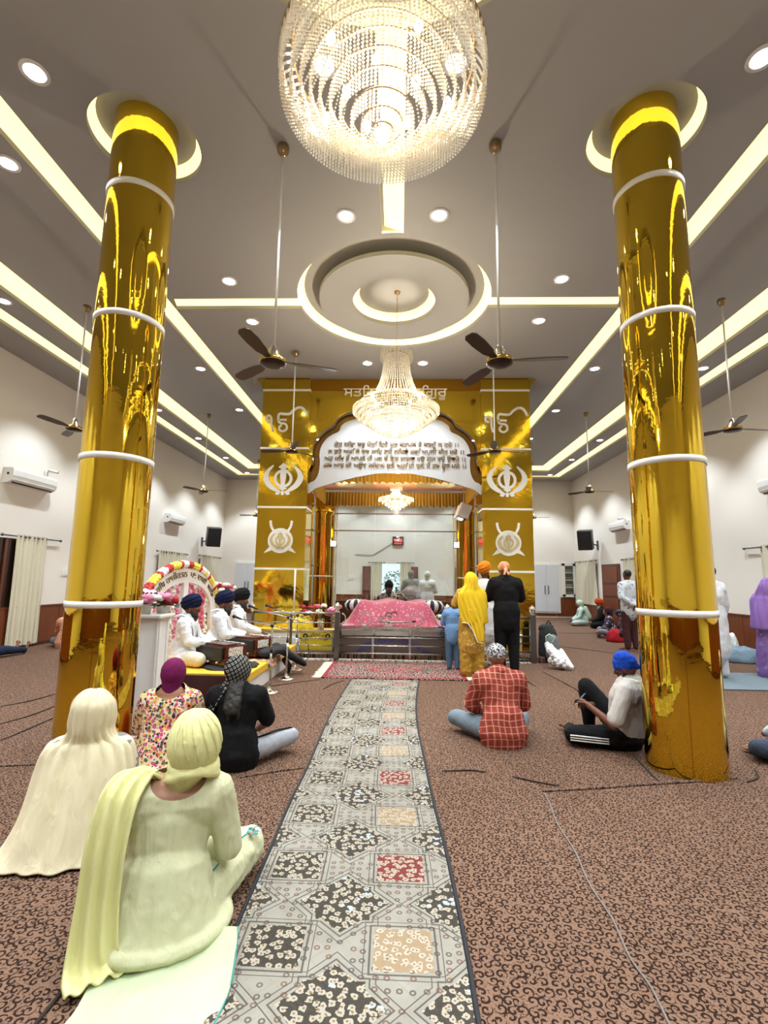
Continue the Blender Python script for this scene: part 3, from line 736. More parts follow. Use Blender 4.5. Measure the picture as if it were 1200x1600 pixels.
me.from_pydata(vs, [], fs); uvl = me.uv_layers.new(name='UVMap')
for lp in me.loops: uvl.data[lp.index].uv = uv[lp.vertex_index]
rn = thing('runner_rug', 'long cream and grey patterned runner rug leading up the aisle to the throne', 'rug', (0, 4, 0))
mesh_obj('pile', me, m_runner, rn)
for pts in (L_, R_): MB().tube([(x, y, .007) for x, y in pts], .009, 6, flat=.7).build('dark_edge', m_edge, rn, True)
rg = thing('fringed_rug', 'red and cream floral prayer rug with fringed ends before the throne rails', 'rug', (.08, 8.1, .005))
o = MB().box(-1.02, 1.14, 7.42, 8.80, .003, .014).build('pile', m_rug, None, origin=(.06, 8.11, 0)); par(o, rg)
for x0, x1 in ((-1.02, -.965), (1.085, 1.14)): MB().box(x0, x1, 7.42, 8.80, .004, .016).build('red_border', mat('maroon_border', '8a1c2c', .9), rg)
fr = MB()
for s in (-1, 1):
    for i in range(70):
        y = 7.44+1.34*i/69; x = -1.02 if s < 0 else 1.14
        fr.tube([(x, y, .010), (x+s*.07, y+random.uniform(-.015, .015), .006), (x+s*(.12+random.random()*.04), y+random.uniform(-.03, .03), .005)], .0045, 4)
fr.build('fringe', mat('fringe_cream', 'd8d2bb', .9), rg, kind='stuff')
tag(MB().box(-2.7, -1.05, 8.98, 9.12, .0, .02).box(-1.0, 2.6, 9.02, 9.12, 0, .02).build('printed_edge_mat', mat('bw_edge_mat', 'b9b3aa', .9, pattern=pat_floral('d8d3c9', ['26242a', '5b3a3a'], 26, .4))), 'thin black and white printed mat strip under the throne rails', 'mat')
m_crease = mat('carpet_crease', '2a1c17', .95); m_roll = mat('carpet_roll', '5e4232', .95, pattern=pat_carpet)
FOLD = {'a': [(1.13, 3.67), (1.53, 3.75), (1.93, 3.84), (2.29, 3.91), (2.68, 4.0)], 'b': [(.98, 3.91), (1.12, 3.83), (1.28, 3.76)], 'd': [(-1.03, 3.76), (-.85, 3.87), (-.60, 3.98)],
 'e': [(-3.4, 3.79), (-3.17, 3.81), (-2.65, 3.91), (-2.54, 3.98)], 'f': [(2.46, 8.27), (2.54, 7.09), (2.52, 6.47)], 'g': [(-4.27, 5.49), (-4.13, 5.79), (-4.09, 6.21)], 'h': [(-3.76, 4.88), (-3.69, 5.2), (-3.71, 5.67)],
 'i': [(-3.37, 4.41), (-3.38, 4.8), (-3.41, 5.22)], 'j': [(3.72, 11.52), (4.33, 10.89), (4.73, 10.14)], 'k': [(4.38, 14.46), (5.57, 14.47), (7.03, 14.71)], 'l': [(-1.88, 6.28), (-1.55, 6.83), (-1.01, 7.31)],
 'm': [(2.04, 8.06), (2.02, 7.43), (2.04, 7.13)], 'n': [(-1.05, 1.99), (-1.05, 1.87), (-1.05, 1.6)], 'p': [(2.70, 3.92), (2.85, 4.02), (2.95, 4.2)], 'q': [(2.12, 4.46), (2.06, 4.04), (2.05, 3.85)], 's': [(-.66, 7.26), (-.80, 6.98), (-.87, 6.66)], 't': [(.8, 3.98), (.68, 4.01), (.46, 3.98)]}
FL = {'a': 'rolled carpet seam running right to the base of the right golden column', 'b': 'short dark carpet fold behind the plaid-shirted man', 'd': 'rolled carpet edge between the runner and the woman in black', 'e': 'dark carpet seam left of the left golden column',
 'f': 'dark carpet crease running from the white plastic bag', 'g': 'far carpet wrinkle left of the left golden column', 'h': 'middle carpet wrinkle left of the left golden column', 'i': 'near carpet wrinkle left of the left golden column', 'j': 'diagonal carpet crease in front of the two seated girls',
 'k': 'long straight carpet seam far back on the right', 'l': 'carpet crease from the microphone stand towards the fringed rug', 'm': 'dark carpet crease at the feet of the man in black', 'n': 'carpet seam at the lower left by the pale yellow kurta', 'p': 'torn carpet edge right of the right golden column', 'q': 'crease between leaning man and the right golden column', 's': 'short dark crease beside the head of the runner', 't': 'small dark crease on the carpet right of the runner'}
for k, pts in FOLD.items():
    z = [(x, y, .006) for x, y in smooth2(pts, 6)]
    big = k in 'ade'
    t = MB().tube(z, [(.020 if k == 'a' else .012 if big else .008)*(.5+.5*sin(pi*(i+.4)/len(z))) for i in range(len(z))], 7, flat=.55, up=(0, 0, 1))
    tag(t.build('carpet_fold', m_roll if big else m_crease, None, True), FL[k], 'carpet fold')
MB_ = MB().tube([(x+.008*sin(i*.7), y, .005) for i, (x, y) in enumerate(smooth2([(1.13, 3.64), (1.09, 3.12), (1.06, 2.6), (1.04, 2.18), (1.03, 1.87), (1.02, 1.2)], 8))], .0045, 6, flat=.8)
tag(MB_.build('seam_cord', mat('grey_cord', '7c7470', .9), None, True), 'thin grey cord along the carpet joint right of the runner', 'cord')

# ================================================================ CEILING FANS
fan = thing('ceiling_fan', 'x', 'ceiling fan', (0, 0, ZC))
def fan_parts(t, drop, rad, a0):
    B = lambda: MB()
    T = Matrix.Translation((t.location.x, t.location.y, ZC))
    MB().lathe([(0, 0), (.055, 0), (.062, -.02), (.055, -.07), (.03, -.105), (.012, -.11)], seg=24).xf(T).build('canopy_cup', m_fanlt, t, True)
    MB().tube([(0, 0, -.1), (0, 0, -drop+.1)], .0125, 10).xf(T).build('down_rod', m_white, t, True)
    MB().lathe([(.014, -drop+.17), (.03, -drop+.155), (.062, -drop+.075), (.075, -drop+.05)], seg=28).xf(T).build('lower_cup', m_chrome, t, True)
    MB().lathe([(.07, -drop+.055), (.115, -drop+.035), (.125, -drop+.01), (.12, -drop-.004)], seg=36).xf(T).build('brass_ring', mat('fan_gold', 'b99a5a', .2, 1), t, True)
    MB().lathe([(.12, -drop-.003), (.112, -drop-.022), (.06, -drop-.034), (0, -drop-.036)], seg=36).xf(T).build('motor_base', mat('fan_motor', '33241e', .3, .5), t, True)
    for k in range(3):
        a = a0+2*pi*k/3
        pts = [(.10, -.03), (.16, -.032), (.24, -.055), (rad*.7, -.062), (rad*.94, -.055), (rad, -.03), (rad, .03), (rad*.93, .055), (rad*.7, .060), (.24, .048), (.16, .028), (.10, .028)]
        q = MB().poly(pts, -.004, .004, 'z').xf(Matrix.Translation((0, 0, -drop+.018))@Matrix.Rotation(a, 4, 'Z')@Matrix.Rotation(radians(12), 4, 'X'))
        q.xf(T).build('blade', m_fan, t)
fan_parts(fan, 2.24, .62, .2)
FN = [(-1.07, 4.26, 2.27, .35, 'brown ceiling fan hanging nearest on the left of the small chandelier'), (1.02, 4.26, 2.27, -.1, 'brown ceiling fan hanging nearest on the right of the small chandelier'),
      (-1.87, 8.65, 1.94, .9, 'ceiling fan in front of the left golden pier'), (1.83, 8.65, 1.92, .3, 'ceiling fan in front of the right golden pier'),
      (-4.88, 7.08, 2.03, 2.4, 'ceiling fan in the left tray just beyond the left golden column'), (4.93, 6.98, 2.03, .15, 'ceiling fan in the right tray right of the right golden column'),
      (-4.93, 12.2, 2.06, 0, 'ceiling fan halfway down the left wall side'), (4.80, 12.0, 2.03, .1, 'ceiling fan halfway down the right wall side'),
      (-5.0, 17.1, 2.05, 1.0, 'farthest ceiling fan on the left, beside the golden pier'), (4.85, 17.3, 2.0, .05, 'farthest ceiling fan on the right, beside the golden pier')]
for i, (x, y, dr, a, lb) in enumerate(FN):
    if i == 0:
        for c in list(fan.children): bpy.data.objects.remove(c)
        t = fan; t.location = (x, y, ZC); t['label'] = lb
    else: t = thing('ceiling_fan', lb, 'ceiling fan', (x, y, ZC))
    t['group'] = 'ceiling fans'; fan_parts(t, dr, .60, a)

# ================================================================ CHANDELIERS
m_bulb = mat('warm_bulb', 'fff3d0', .4, emis=(1, .84, .55), estr=26)
def bead(b, p, r):
    x, y, z = p
    b.add([(x+r, y, z), (x, y+r, z), (x-r, y, z), (x, y-r, z), (x, y, z+r*1.25), (x, y, z-r*1.25)], [(0, 1, 4), (1, 2, 4), (2, 3, 4), (3, 0, 4), (1, 0, 5), (2, 1, 5), (3, 2, 5), (0, 3, 5)])
def strand(b, pts, step, r):
    d = 0; acc = 0
    for i in range(len(pts)-1):
        p, q = Vector(pts[i]), Vector(pts[i+1]); L = (q-p).length
        while acc <= L:
            bead(b, p+(q-p)*(acc/L if L else 0), r); acc += step
        acc -= L
def revolve_strands(b, cx, cy, prof, n, step, r, ph=0):
    for k in range(n):
        a = 2*pi*(k+ph)/n; strand(b, [(cx+q*cos(a), cy+q*sin(a), z) for q, z in prof], step, r)
def chandelier(cx, cy, label, neck, rim, tiers, br, step, chain_top, crown, watt, lampz):
    t = thing('crystal_chandelier', label, 'chandelier', (cx, cy, chain_top))
    zt_ = neck[0][1]
    ch = MB(); nL = int((chain_top-zt_-.05)/.05)
    for i in range(nL):
        z = zt_+.05+.05*i; a = (i % 2)*pi/2
        ch.tube([(cx+.012*cos(q)*cos(a), cy+.012*cos(q)*sin(a), z+.03*sin(q)) for q in [2*pi*j/8 for j in range(8)]], .003, 5, closed=True)
    ch.build('chain', m_fanlt, t, kind='stuff')
    MB().lathe([(0, -.03), (.045, -.025), (.05, 0)], (cx, cy, chain_top), 20).build('ceiling_hook_cup', m_fanlt, t, True)
    b = MB(); revolve_strands(b, cx, cy, neck, 46, step, br)
    b.build('neck_bead_strings', m_crystal, t, kind='stuff')
    b = MB()
    for k in range(26):
        a = 2*pi*k/26; r = crown; z = zt_
        strand(b, [(cx+(r+d)*cos(a), cy+(r+d)*sin(a), z+h) for d, h in ((-.04, -.02), (.0, .06), (.035, .085), (.055, .03), (.05, -.05))], step*.8, br)
    b.build('crown_beads', m_crystal, t, kind='stuff')
    for r, z in [(crown, zt_), (neck[-1][0], neck[-1][1]), (rim[0], rim[1])]:
        MB().tube([(cx+r*cos(a), cy+r*sin(a), z) for a in [2*pi*i/48 for i in range(48)]], .007, 6, closed=True).build('gold_ring', m_fanlt, t, True)
    # skirt prisms between neck and rim
    b = MB(); n = int(2*pi*rim[0]/(.035)); r0, z0 = neck[-1]
    for k in range(n):
        a = 2*pi*k/n
        b.tube([(cx+r0*cos(a), cy+r0*sin(a), z0), (cx+(r0+rim[0])/2*cos(a+.03), cy+(r0+rim[0])/2*sin(a+.03), (z0*.6+rim[1]*.4)), (cx+rim[0]*cos(a+.06), cy+rim[0]*sin(a+.06), rim[1])], .0055, 4)
        b.tube([(cx+rim[0]*cos(a), cy+rim[0]*sin(a), rim[1]), (cx+(rim[0]+.004)*cos(a), cy+(rim[0]+.004)*sin(a), rim[1]-.07)], [.007, .003], 4)
    b.build('rim_prisms', m_crystal, t, kind='stuff')
    for i, (r, z, rows_) in enumerate(tiers):
        n = max(6, int(2*pi*r/step)); b = MB()
        for k in range(n):
            a = 2*pi*k/n
            for j in range(rows_): bead(b, (cx+r*cos(a), cy+r*sin(a), z-.010-j*step*1.05), br)
        b.build('bead_curtain', m_crystal, t, kind='stuff')
        MB().tube([(cx+r*cos(a), cy+r*sin(a), z) for a in [2*pi*i_/40 for i_ in range(40)]], .0035, 5, closed=True).build('tier_ring', m_fanlt, t, True)
    for k in range(10):
        a = 2*pi*k/10+.2; r = rim[0]*(.36 if k % 2 else .66); z = lampz-(.03 if k % 2 else 0)
        MB().lathe([(0, -.03), (.012, -.022), (.018, 0), (.012, .02), (.006, .03)], (cx+r*cos(a), cy+r*sin(a), z), 12).build('bulb', m_bulb, t, True)
    MB().lathe([(.0, tiers[-1][1]-.03), (.03, tiers[-1][1]-.028), (.035, tiers[-1][1]-.01)], (cx, cy, 0), 24).build('finial', m_crystal, t, True)
    lp = bpy.data.lights.new('chandelier_lamp', 'POINT'); lp.energy = watt; lp.color = (1, .86, .62); lp.shadow_soft_size = .10
    lo = bpy.data.objects.new('chandelier_lamp', lp); COL.objects.link(lo); lo.location = (cx, cy, lampz)
    return t
chandelier(.05, 7.0, 'small crystal chandelier hanging from the round ceiling recess before the canopy header', [(.185, 4.80), (.19, 4.72), (.215, 4.52), (.25, 4.38), (.31, 4.24), (.37, 4.15)], (.64, 3.98),
           [(.61, 3.94, 3), (.56, 3.89, 3), (.505, 3.85, 3), (.45, 3.81, 3), (.395, 3.77, 3), (.34, 3.735, 3), (.285, 3.70, 3), (.23, 3.67, 3), (.175, 3.64, 3), (.12, 3.61, 2), (.06, 3.58, 2)], .0105, .026, SL, .19, 170, 3.96)
chandelier(.03, 1.80, 'large crystal chandelier overhead with nested beaded rings and lit bulbs', [(.13, 4.55), (.14, 4.45), (.17, 4.25), (.22, 4.05), (.29, 3.85), (.385, 3.64)], (.43, 3.59),
           [(.425, 3.58, 8), (.385, 3.555, 8), (.345, 3.53, 7), (.305, 3.505, 6), (.265, 3.48, 6), (.222, 3.45, 6), (.178, 3.415, 5), (.130, 3.375, 5), (.085, 3.34, 4), (.045, 3.31, 3)], .0066, .0165, SL, .12, 34, 3.50)
chandelier(.03, 11.6, 'little crystal chandelier glowing under the gold canopy cloth', [(.08, 3.62), (.09, 3.55), (.12, 3.47)], (.42, 3.40),
           [(.40, 3.37, 2), (.33, 3.32, 2), (.26, 3.27, 2), (.19, 3.22, 2), (.12, 3.17, 2), (.06, 3.12, 2)], .010, .034, 3.80, .09, 90, 3.36)
# halogen lamps on the rear piers
for s in (-1, 1):
    t = thing('halogen_lamp', 'bright white flood lamp clamped to the %s rear golden pier' % ('left' if s < 0 else 'right'), 'lamp', (s*1.62, 12.4, 2.3))
    MB().bevbox(s*1.62-.10, s*1.62+.10, 12.60, 12.72, 2.28, 2.44, .015).build('housing', m_black, t)
    MB().box(s*1.62-.085, s*1.62+.085, 12.585, 12.60, 2.30, 2.42).build('lamp_glass', mat('flood_glass', 'ffffff', .3, emis=(.93, .97, 1), estr=35), t)
    MB().tube([(s*1.62, 12.66, 2.30), (s*1.66, 12.74, 2.2)], .012, 6).build('bracket', m_steel, t)
    l = bpy.data.lights.new('flood', 'AREA'); l.energy = 22; l.size = .15; l.color = (.93, .97, 1); lo = bpy.data.objects.new('flood', l); COL.objects.link(lo); lo.location = (s*1.62, 12.55, 2.36); lo.rotation_euler = (radians(-90), 0, 0)

# ================================================================ WALL EQUIPMENT
def ac_unit(side, y0, y1, z0, label):
    X0 = side*WX; k = -side
    t = thing('air_conditioner', label, 'air conditioner', (X0, (y0+y1)/2, z0))
    prof = [(0, 0), (.10, -.005), (.19, .05), (.215, .13), (.215, .25), (.19, .29), (0, .29)]
    MB().poly([(y0, 0)], 0, 0) if 0 else None
    vs = []; n = len(prof)
    for y in (y0, y1): vs += [(X0+k*a, y, z0+c) for a, c in prof]
    MB().add(vs, [tuple(range(n)), tuple(range(2*n-1, n-1, -1))]+[(i, i+n, (i+1) % n+n, (i+1) % n) for i in range(n)]).build('body', m_white, t)
    for zc, xc in ((.055, .186), (.03, .155)):
        MB().box(-.03, .03, y0+.06, y1-.06, -.003, .003).xf(Matrix.Translation((X0+k*xc, 0, z0+zc-.012))@Matrix.Rotation(k*-.7, 4, 'Y')).build('air_flap', m_black if zc < .05 else m_white, t)
    MB().box(min(X0+k*.2155, X0+k*.217), max(X0+k*.2155, X0+k*.217), y0+.04, y1-.04, z0+.135, z0+.138).build('panel_groove', m_steeldk, t)
    ye = y0 if True else y1
    MB().lathe([(0, -.003), (.025, -.003), (.025, 0)], seg=16).xf(Matrix.Translation((X0+k*.11, y0, z0+.17))@Matrix.Rotation(pi/2, 4, 'X')@Matrix.Rotation(pi, 4, 'X')).build('end_badge', m_black, t)
    return t
ac_unit(-1, 8.85, 10.05, 3.19, 'long white air conditioner high on the left wall, nearest one')
ac_unit(-1, 15.3, 16.4, 3.19, 'small-looking white air conditioner farther back on the left wall')
ac_unit(1, 15.6, 16.7, 3.14, 'white air conditioner on the right wall behind the golden column')
ac_unit(1, 8.6, 9.75, 3.22, 'white air conditioner cut by the right edge, on the right wall')
def cctv(side, y, z, label):
    X0 = side*WX; k = -side; t = thing('security_camera', label, 'security camera', (X0, y, z))
    MB().bevbox(min(X0, X0+k*.04), max(X0, X0+k*.04), y-.05, y+.05, z-.10, z+.02, .01).build('junction_box', m_white, t)
    MB().tube([(X0+k*.03, y, z), (X0+k*.09, y, z+.03)], .012, 8).build('arm', m_white, t)
    MB().tube([(X0+k*.07, y-.02, z+.04), (X0+k*.19, y+.10, z+.02)], .032, 12).build('camera_barrel', m_white, t, True)
    MB().tube([(X0+k*.186, y+.096, z+.021), (X0+k*.20, y+.11, z+.018)], .026, 12).build('lens', m_black, t, True)
cctv(-1, 9.95, 3.62, 'small white security camera above the nearest left air conditioner')
cctv(1, 15.9, 3.50, 'small white security camera above the far right air conditioner')
def speaker(side, y, z, label):
    X0 = side*WX; k = -side; t = thing('wall_speaker', label, 'speaker', (X0+k*.4, y, z))
    MM = Matrix.Translation((X0+k*.50, y-.1, z))@Matrix.Rotation(k*-.9, 4, 'Z')@Matrix.Rotation(-.28 if 1 else 0, 4, 'Y' if k > 0 else 'Y')
    MM = Matrix.Translation((X0+k*.48, y, z))@Matrix.Rotation(k*.55, 4, 'Z')@Matrix.Rotation(.22, 4, 'X')
    q = MB().bevbox(-.25, .25, -.18, .18, -.36, .36, .02); q.xf(MM).build('cabinet', m_black, t)
    MB().bevbox(-.235, .235, -.195, -.18, -.34, .34, .006).xf(MM).build('grille', mat('speaker_grille', '1c1c1f', .7, bump=.5, bscale=150), t)
    MB().box(-.04, .04, -.2, -.195, -.30, -.285).xf(MM).build('badge', m_steel, t)
    MB().tube([(X0, y+.1, z-.2), (X0+k*.26, y+.1, z-.12)], .022, 8).build('bracket', m_black, t)
    MB().box(min(X0, X0+k*.02), max(X0, X0+k*.02), y+.03, y+.17, z-.36, z-.02).build('wall_plate', m_black, t)
speaker(-1, 18.3, 2.98, 'black loudspeaker bracketed to the left wall above the curtains')
speaker(1, 18.1, 3.0, 'black loudspeaker bracketed to the right wall above the curtains')
def curtain(axis, fx, a0, a1, zt_, zb, label, n=9, side=1, flare=1.0, rod=None, sidez=None):
    t = thing('window_curtain', label, 'curtain', (fx if axis == 'y' else (a0+a1)/2, (a0+a1)/2 if axis == 'y' else fx, 0))
    N = n*8; vs = []; fs = []; R = 7
    for i in range(N+1):
        q = i/N; ph = q*n*2*pi
        for r in range(R+1):
            w = r/R; c = (a0+a1)/2; a = c+(a0+(a1-a0)*q-c)*(1+(flare-1)*w); d = .06+.035*sin(ph)*(.7+.5*w)+.012*sin(ph*.37+w*3)
            z = zt_+(zb-zt_)*w
            vs.append((fx-side*d, a, z) if axis == 'y' else (a, fx-side*d, z))
    for i in range(N):
        for r in range(R): k = i*(R+1)+r; fs.append((k, k+R+1, k+R+2, k+1))
    MB().add(vs, fs).build('fabric', m_curtain, t, True)
    r0, r1 = rod if rod else (a0-.1, a1+.1); d = fx-side*.06
    P_ = (lambda a, z: (d, a, z)) if axis == 'y' else (lambda a, z: (a, d, z))
    MB().tube([P_(r0, zt_-.04), P_(r1, zt_-.04)], .014, 8).build('rod', m_steeldk, t, True)
    for a in (r0, r1): MB().ell(P_(a, zt_-.04), (.03, .03, .03), seg=10, rings=6).build('finial', m_steeldk, t, True)
    for i in range(n):
        a = a0+(a1-a0)*(i+.5)/n; MB().tube([Vector(P_(a, zt_-.04))+(Vector((0, cos(q), sin(q))) if axis == 'x' else Vector((cos(q), 0, sin(q))))*.028 for q in [2*pi*j/10 for j in range(10)]], .005, 5, closed=True).build('ring', m_steeldk, t, True)
curtain('y', -WX, 9.30, 10.15, 2.24, .06, 'cream patterned curtain on the left wall, nearest full one', 7, -1, 1.0, (8.95, 10.55))
curtain('y', -WX, 7.6, 8.25, 2.24, .06, 'cream curtain cut off at the left edge of the picture', 7, -1)
curtain('y', -WX, 15.0, 17.0, 2.28, .08, 'cream curtain on the left wall behind the floral arch', 11, -1)
curtain('y', -WX, 18.2, 20.2, 2.30, .08, 'farthest cream curtain on the left wall', 11, -1)
curtain('y', WX, 18.35, 20.4, 2.30, .62, 'cream curtain flaring out beside the glass book cupboard', 10, 1, 1.12)
curtain('y', WX, 15.1, 16.1, 2.24, .08, 'cream curtain hanging between the two brown doors', 6, 1)
curtain('y', WX, 8.9, 10.05, 2.24, .1, 'cream curtain at the right edge behind the purple-dressed woman', 7, 1, 1.0, (8.5, 10.5))
curtain('x', YB, -1.06, -.60, 2.20, .06, 'left cream curtain at the far back doorway behind the glass', 5, 1, 1.0)
curtain('x', YB, .16, .62, 2.20, .06, 'right cream curtain at the far back doorway behind the glass', 5, 1, 1.0)
def window(n, X0, k, y0, y1, z0, z1):
    w = MB().box(min(X0, X0+k*.012), max(X0, X0+k*.012), y0, y1, z0, z1).build('window_%d' % n, mat('window_dark', '2b1a12', .2)); S(w)
    for a, c in ((y0, y0+.06), (y1-.06, y1), ((y0+y1)/2-.03, (y0+y1)/2+.03)): MB().box(min(X0, X0+k*.04), max(X0, X0+k*.04), a, c, z0, z1).build('window_frame', m_door, w)
window(1, -WX, 1, 8.2, 10.0, .1, 2.15); window(2, -WX, 1, 15.1, 16.9, .9, 2.15); window(3, -WX, 1, 18.3, 20.1, .9, 2.15); window(4, WX, -1, 18.5, 20.3, .9, 2.15); window(5, WX, -1, 8.6, 9.9, .9, 2.15)
def door_leaf(n, M, w=.95, h=2.08):
    d = MB().box(0, w, -.02, .02, .01, h).xf(M).build('door_%d' % n, m_door); S(d)
    for i, (a, c) in enumerate(((.12, .50), (.58, .92), (1.0, 1.36), (1.44, 1.98))):
        for s in (-1, 1): MB().bevbox(.10, w-.10, min(s*.02, s*.034), max(s*.02, s*.034), a, c, .004).xf(M).build('door_panel', mat('door_panel_wood', '7c3c22', .35, pattern=pat_wood('5c2a17', '884628')), d)
    MB().tube([(w-.08, -.06, 1.0), (w-.08, -.06, 1.14)], .008, 6).xf(M).build('door_handle', m_steel, d)
door_leaf(1, Matrix.Translation((WX-.03, 16.45, 0))@Matrix.Rotation(radians(98), 4, 'Z'), 1.05)
door_leaf(2, Matrix.Translation((WX-.03, 15.0, 0))@Matrix.Rotation(radians(-96), 4, 'Z'), .9)
door_leaf(3, Matrix.Translation((-1.08, YB-.05, 0))@Matrix.Rotation(radians(195), 4, 'Z'), .34, 2.0)
door_leaf(4, Matrix.Translation((.62, YB-.05, 0))@Matrix.Rotation(radians(-12), 4, 'Z'), .30, 2.0)
# garden outside the back door
gd = tag(MB().box(-2, 2, YB+.15, YB+6, -.1, 0).build('yard_paving', mat('paving', '8f8a80', .9)), None, None); gd['kind'] = 'structure'
rr_ = random.Random(3)
for i, (x, y, r) in enumerate(((-1.5, YB+3.2, .75), (.0, YB+3.6, .75), (1.5, YB+3.2, .72))):
    b = MB()
    for k in range(500):
        u = Vector((rr_.gauss(0, 1), rr_.gauss(0, 1), rr_.gauss(0, 1))).normalized()*r*rr_.uniform(.7, 1); c = Vector((x, y, 1.2))+u; s_ = .07
        a = Vector((rr_.uniform(-1, 1), rr_.uniform(-1, 1), rr_.uniform(-1, 1)))*s_; d = Vector((rr_.uniform(-1, 1), rr_.uniform(-1, 1), rr_.uniform(-1, 1)))*s_
        b.add([c, c+a, c+a+d, c+d], [(0, 1, 2, 3)])
    t = thing('garden_shrub', ['green shrub outside, left part of the back doorway', 'green shrub outside, centre of the back doorway', 'green shrub outside, right part of the back doorway'][i], 'shrub', (x, y, 0))
    b.build('foliage', mat('leaf_green', '3f7a45', .6), t, kind='stuff'); MB().tube([(x, y, 0), (x, y, 1.1)], .06, 8).build('stem', m_door, t)
# cupboards at the back
def wardrobe(x0, x1, z0, z1, label):
    t = thing('built_in_cupboard', label, 'cupboard', ((x0+x1)/2, YB, z0))
    MB().box(x0-.06, x1+.06, YB-.05, YB, z0-.06, z1+.06).build('frame', m_white, t); w = (x1-x0)/2
    for i in range(2):
        d = MB().bevbox(x0+i*w+.006, x0+(i+1)*w-.006, YB-.075, YB-.05, z0, z1, .006).build('door', mat('cupboard_white', 'dfe2ea', .3), t)
        hx = x0+w+(-.07 if i == 0 else .07); MB().box(hx-.012, hx+.012, YB-.10, YB-.076, .95, 1.30).build('handle', m_black, d)
wardrobe(5.72, 6.72, .24, 2.16, 'tall white double cupboard on the back wall, right of the canopy')
wardrobe(-6.80, -5.80, .24, 2.08, 'tall white double cupboard on the back wall, left of the canopy')
t = thing('glass_book_cupboard', 'white wall cupboard with glass door showing dark shelves', 'cupboard', (7.16, YB, .9))
MB().box(6.93, 7.40, YB-.02, YB, .86, 2.22).build('back', mat('shelf_dark', '2c2522', .6), t)
for a in ((6.90, 7.0, .86, 2.22), (7.33, 7.42, .86, 2.22), (6.90, 7.42, .84, .95), (6.90, 7.42, 2.12, 2.24)): MB().box(a[0], a[1], YB-.06, YB, a[2], a[3]).build('frame', m_white, t)
for z in (1.22, 1.52, 1.82): MB().box(7.0, 7.33, YB-.05, YB-.02, z, z+.03).build('shelf', m_white, t)
MB().box(7.0, 7.33, YB-.058, YB-.054, .95, 2.12).build('glass_door', m_pane, t)
for i, (z, c) in enumerate(((.96, '7d6553'), (1.26, 'a08a74'), (1.56, '6f5a50'), (1.86, '8a7462'))):
    tag(MB().bevbox(7.03, 7.29, YB-.05, YB-.022, z-.005, z+.11, .01).build('folded_cloth', mat('folded_%d' % i, c, .9)), ['brown folded cloth on the lowest shelf of the glass cupboard', 'tan folded cloth on the second shelf of the glass cupboard', 'dark folded cloth on the third shelf of the glass cupboard', 'greyish folded cloth on the top shelf of the glass cupboard'][i], 'cloth', 'folded cloths in the glass cupboard')
# clock behind the glass, switch plates
t = thing('digital_clock', 'black digital wall clock with red digits high on the far back wall', 'clock', (.06, YB, 3.1))
MB().bevbox(-.17, .29, YB-.07, YB, 2.90, 3.27, .01).build('case', m_black, t)
place_text('9:03', .16, .06, 3.05, YB-.072, mat('red_digits', 'ff2020', .5, emis=(1, .05, .08), estr=5), t, 'digits', .34)
place_text('20 08 24', .06, .06, 2.95, YB-.072, MATS['red_digits'], t, 'small_digits', .30)
tag(MB().tube([(-.17, YB-.02, 3.0), (-.6, YB-.02, 2.72), (-.95, YB-.02, 2.50), (-1.05, YB-.02, 2.47), (-1.75, YB-.02, 2.50)], .010, 5).build('clock_cable', m_steeldk), 'thin grey cable running left from the digital clock', 'cable')
def plate(x0, x1, y0, y1, z0, z1, label, ax):
    t = thing('switch_plate', label, 'switch plate', (x0, y0, z0)); MB().box(x0, x1, y0, y1, z0, z1).build('cover', m_white, t)
    for i in range(3):
        a = z0+.03
        if ax == 'y': q = y0+(y1-y0)*(i+.25)/3; s_ = 1 if x0 < 0 else -1; xx = x1 if s_ > 0 else x0; MB().box(min(xx, xx+s_*.006), max(xx, xx+s_*.006), q, q+(y1-y0)*.17, a, z1-.03).build('switch', m_whitem, t)
        else: q = x0+(x1-x0)*(i+.25)/3; MB().box(q, q+(x1-x0)*.17, y0-.006, y0, a, z1-.03).build('switch', m_whitem, t)
plate(-WX, -WX+.015, 10.75, 11.0, 1.44, 1.58, 'white switch plate on the left wall behind the golden column', 'y')
plate(-2.05, -1.80, YB-.015, YB, 1.42, 1.60, 'white switch plate on the far back wall seen through the glass', 'x')
# white air conditioner / vent hung inside the canopy
t = thing('canopy_air_unit', 'white air unit hanging tilted inside the canopy at upper right', 'air conditioner', (1.62, 11.3, 3.0))
MB().bevbox(-.14, .14, -.30, .30, -.16, .16, .03).xf(Matrix.Translation((1.58, 11.2, 3.02))@Matrix.Rotation(.35, 4, 'Y')).build('body', m_white, t)
MB().box(-.10, .10, -.22, .22, -.175, -.16).xf(Matrix.Translation((1.58, 11.2, 3.02))@Matrix.Rotation(.35, 4, 'Y')).build('outlet', m_black, t)
MB().tube([(1.58, 11.2, 3.15), (1.6, 11.2, 3.8)], .012, 6).build('hanger', m_steel, t)

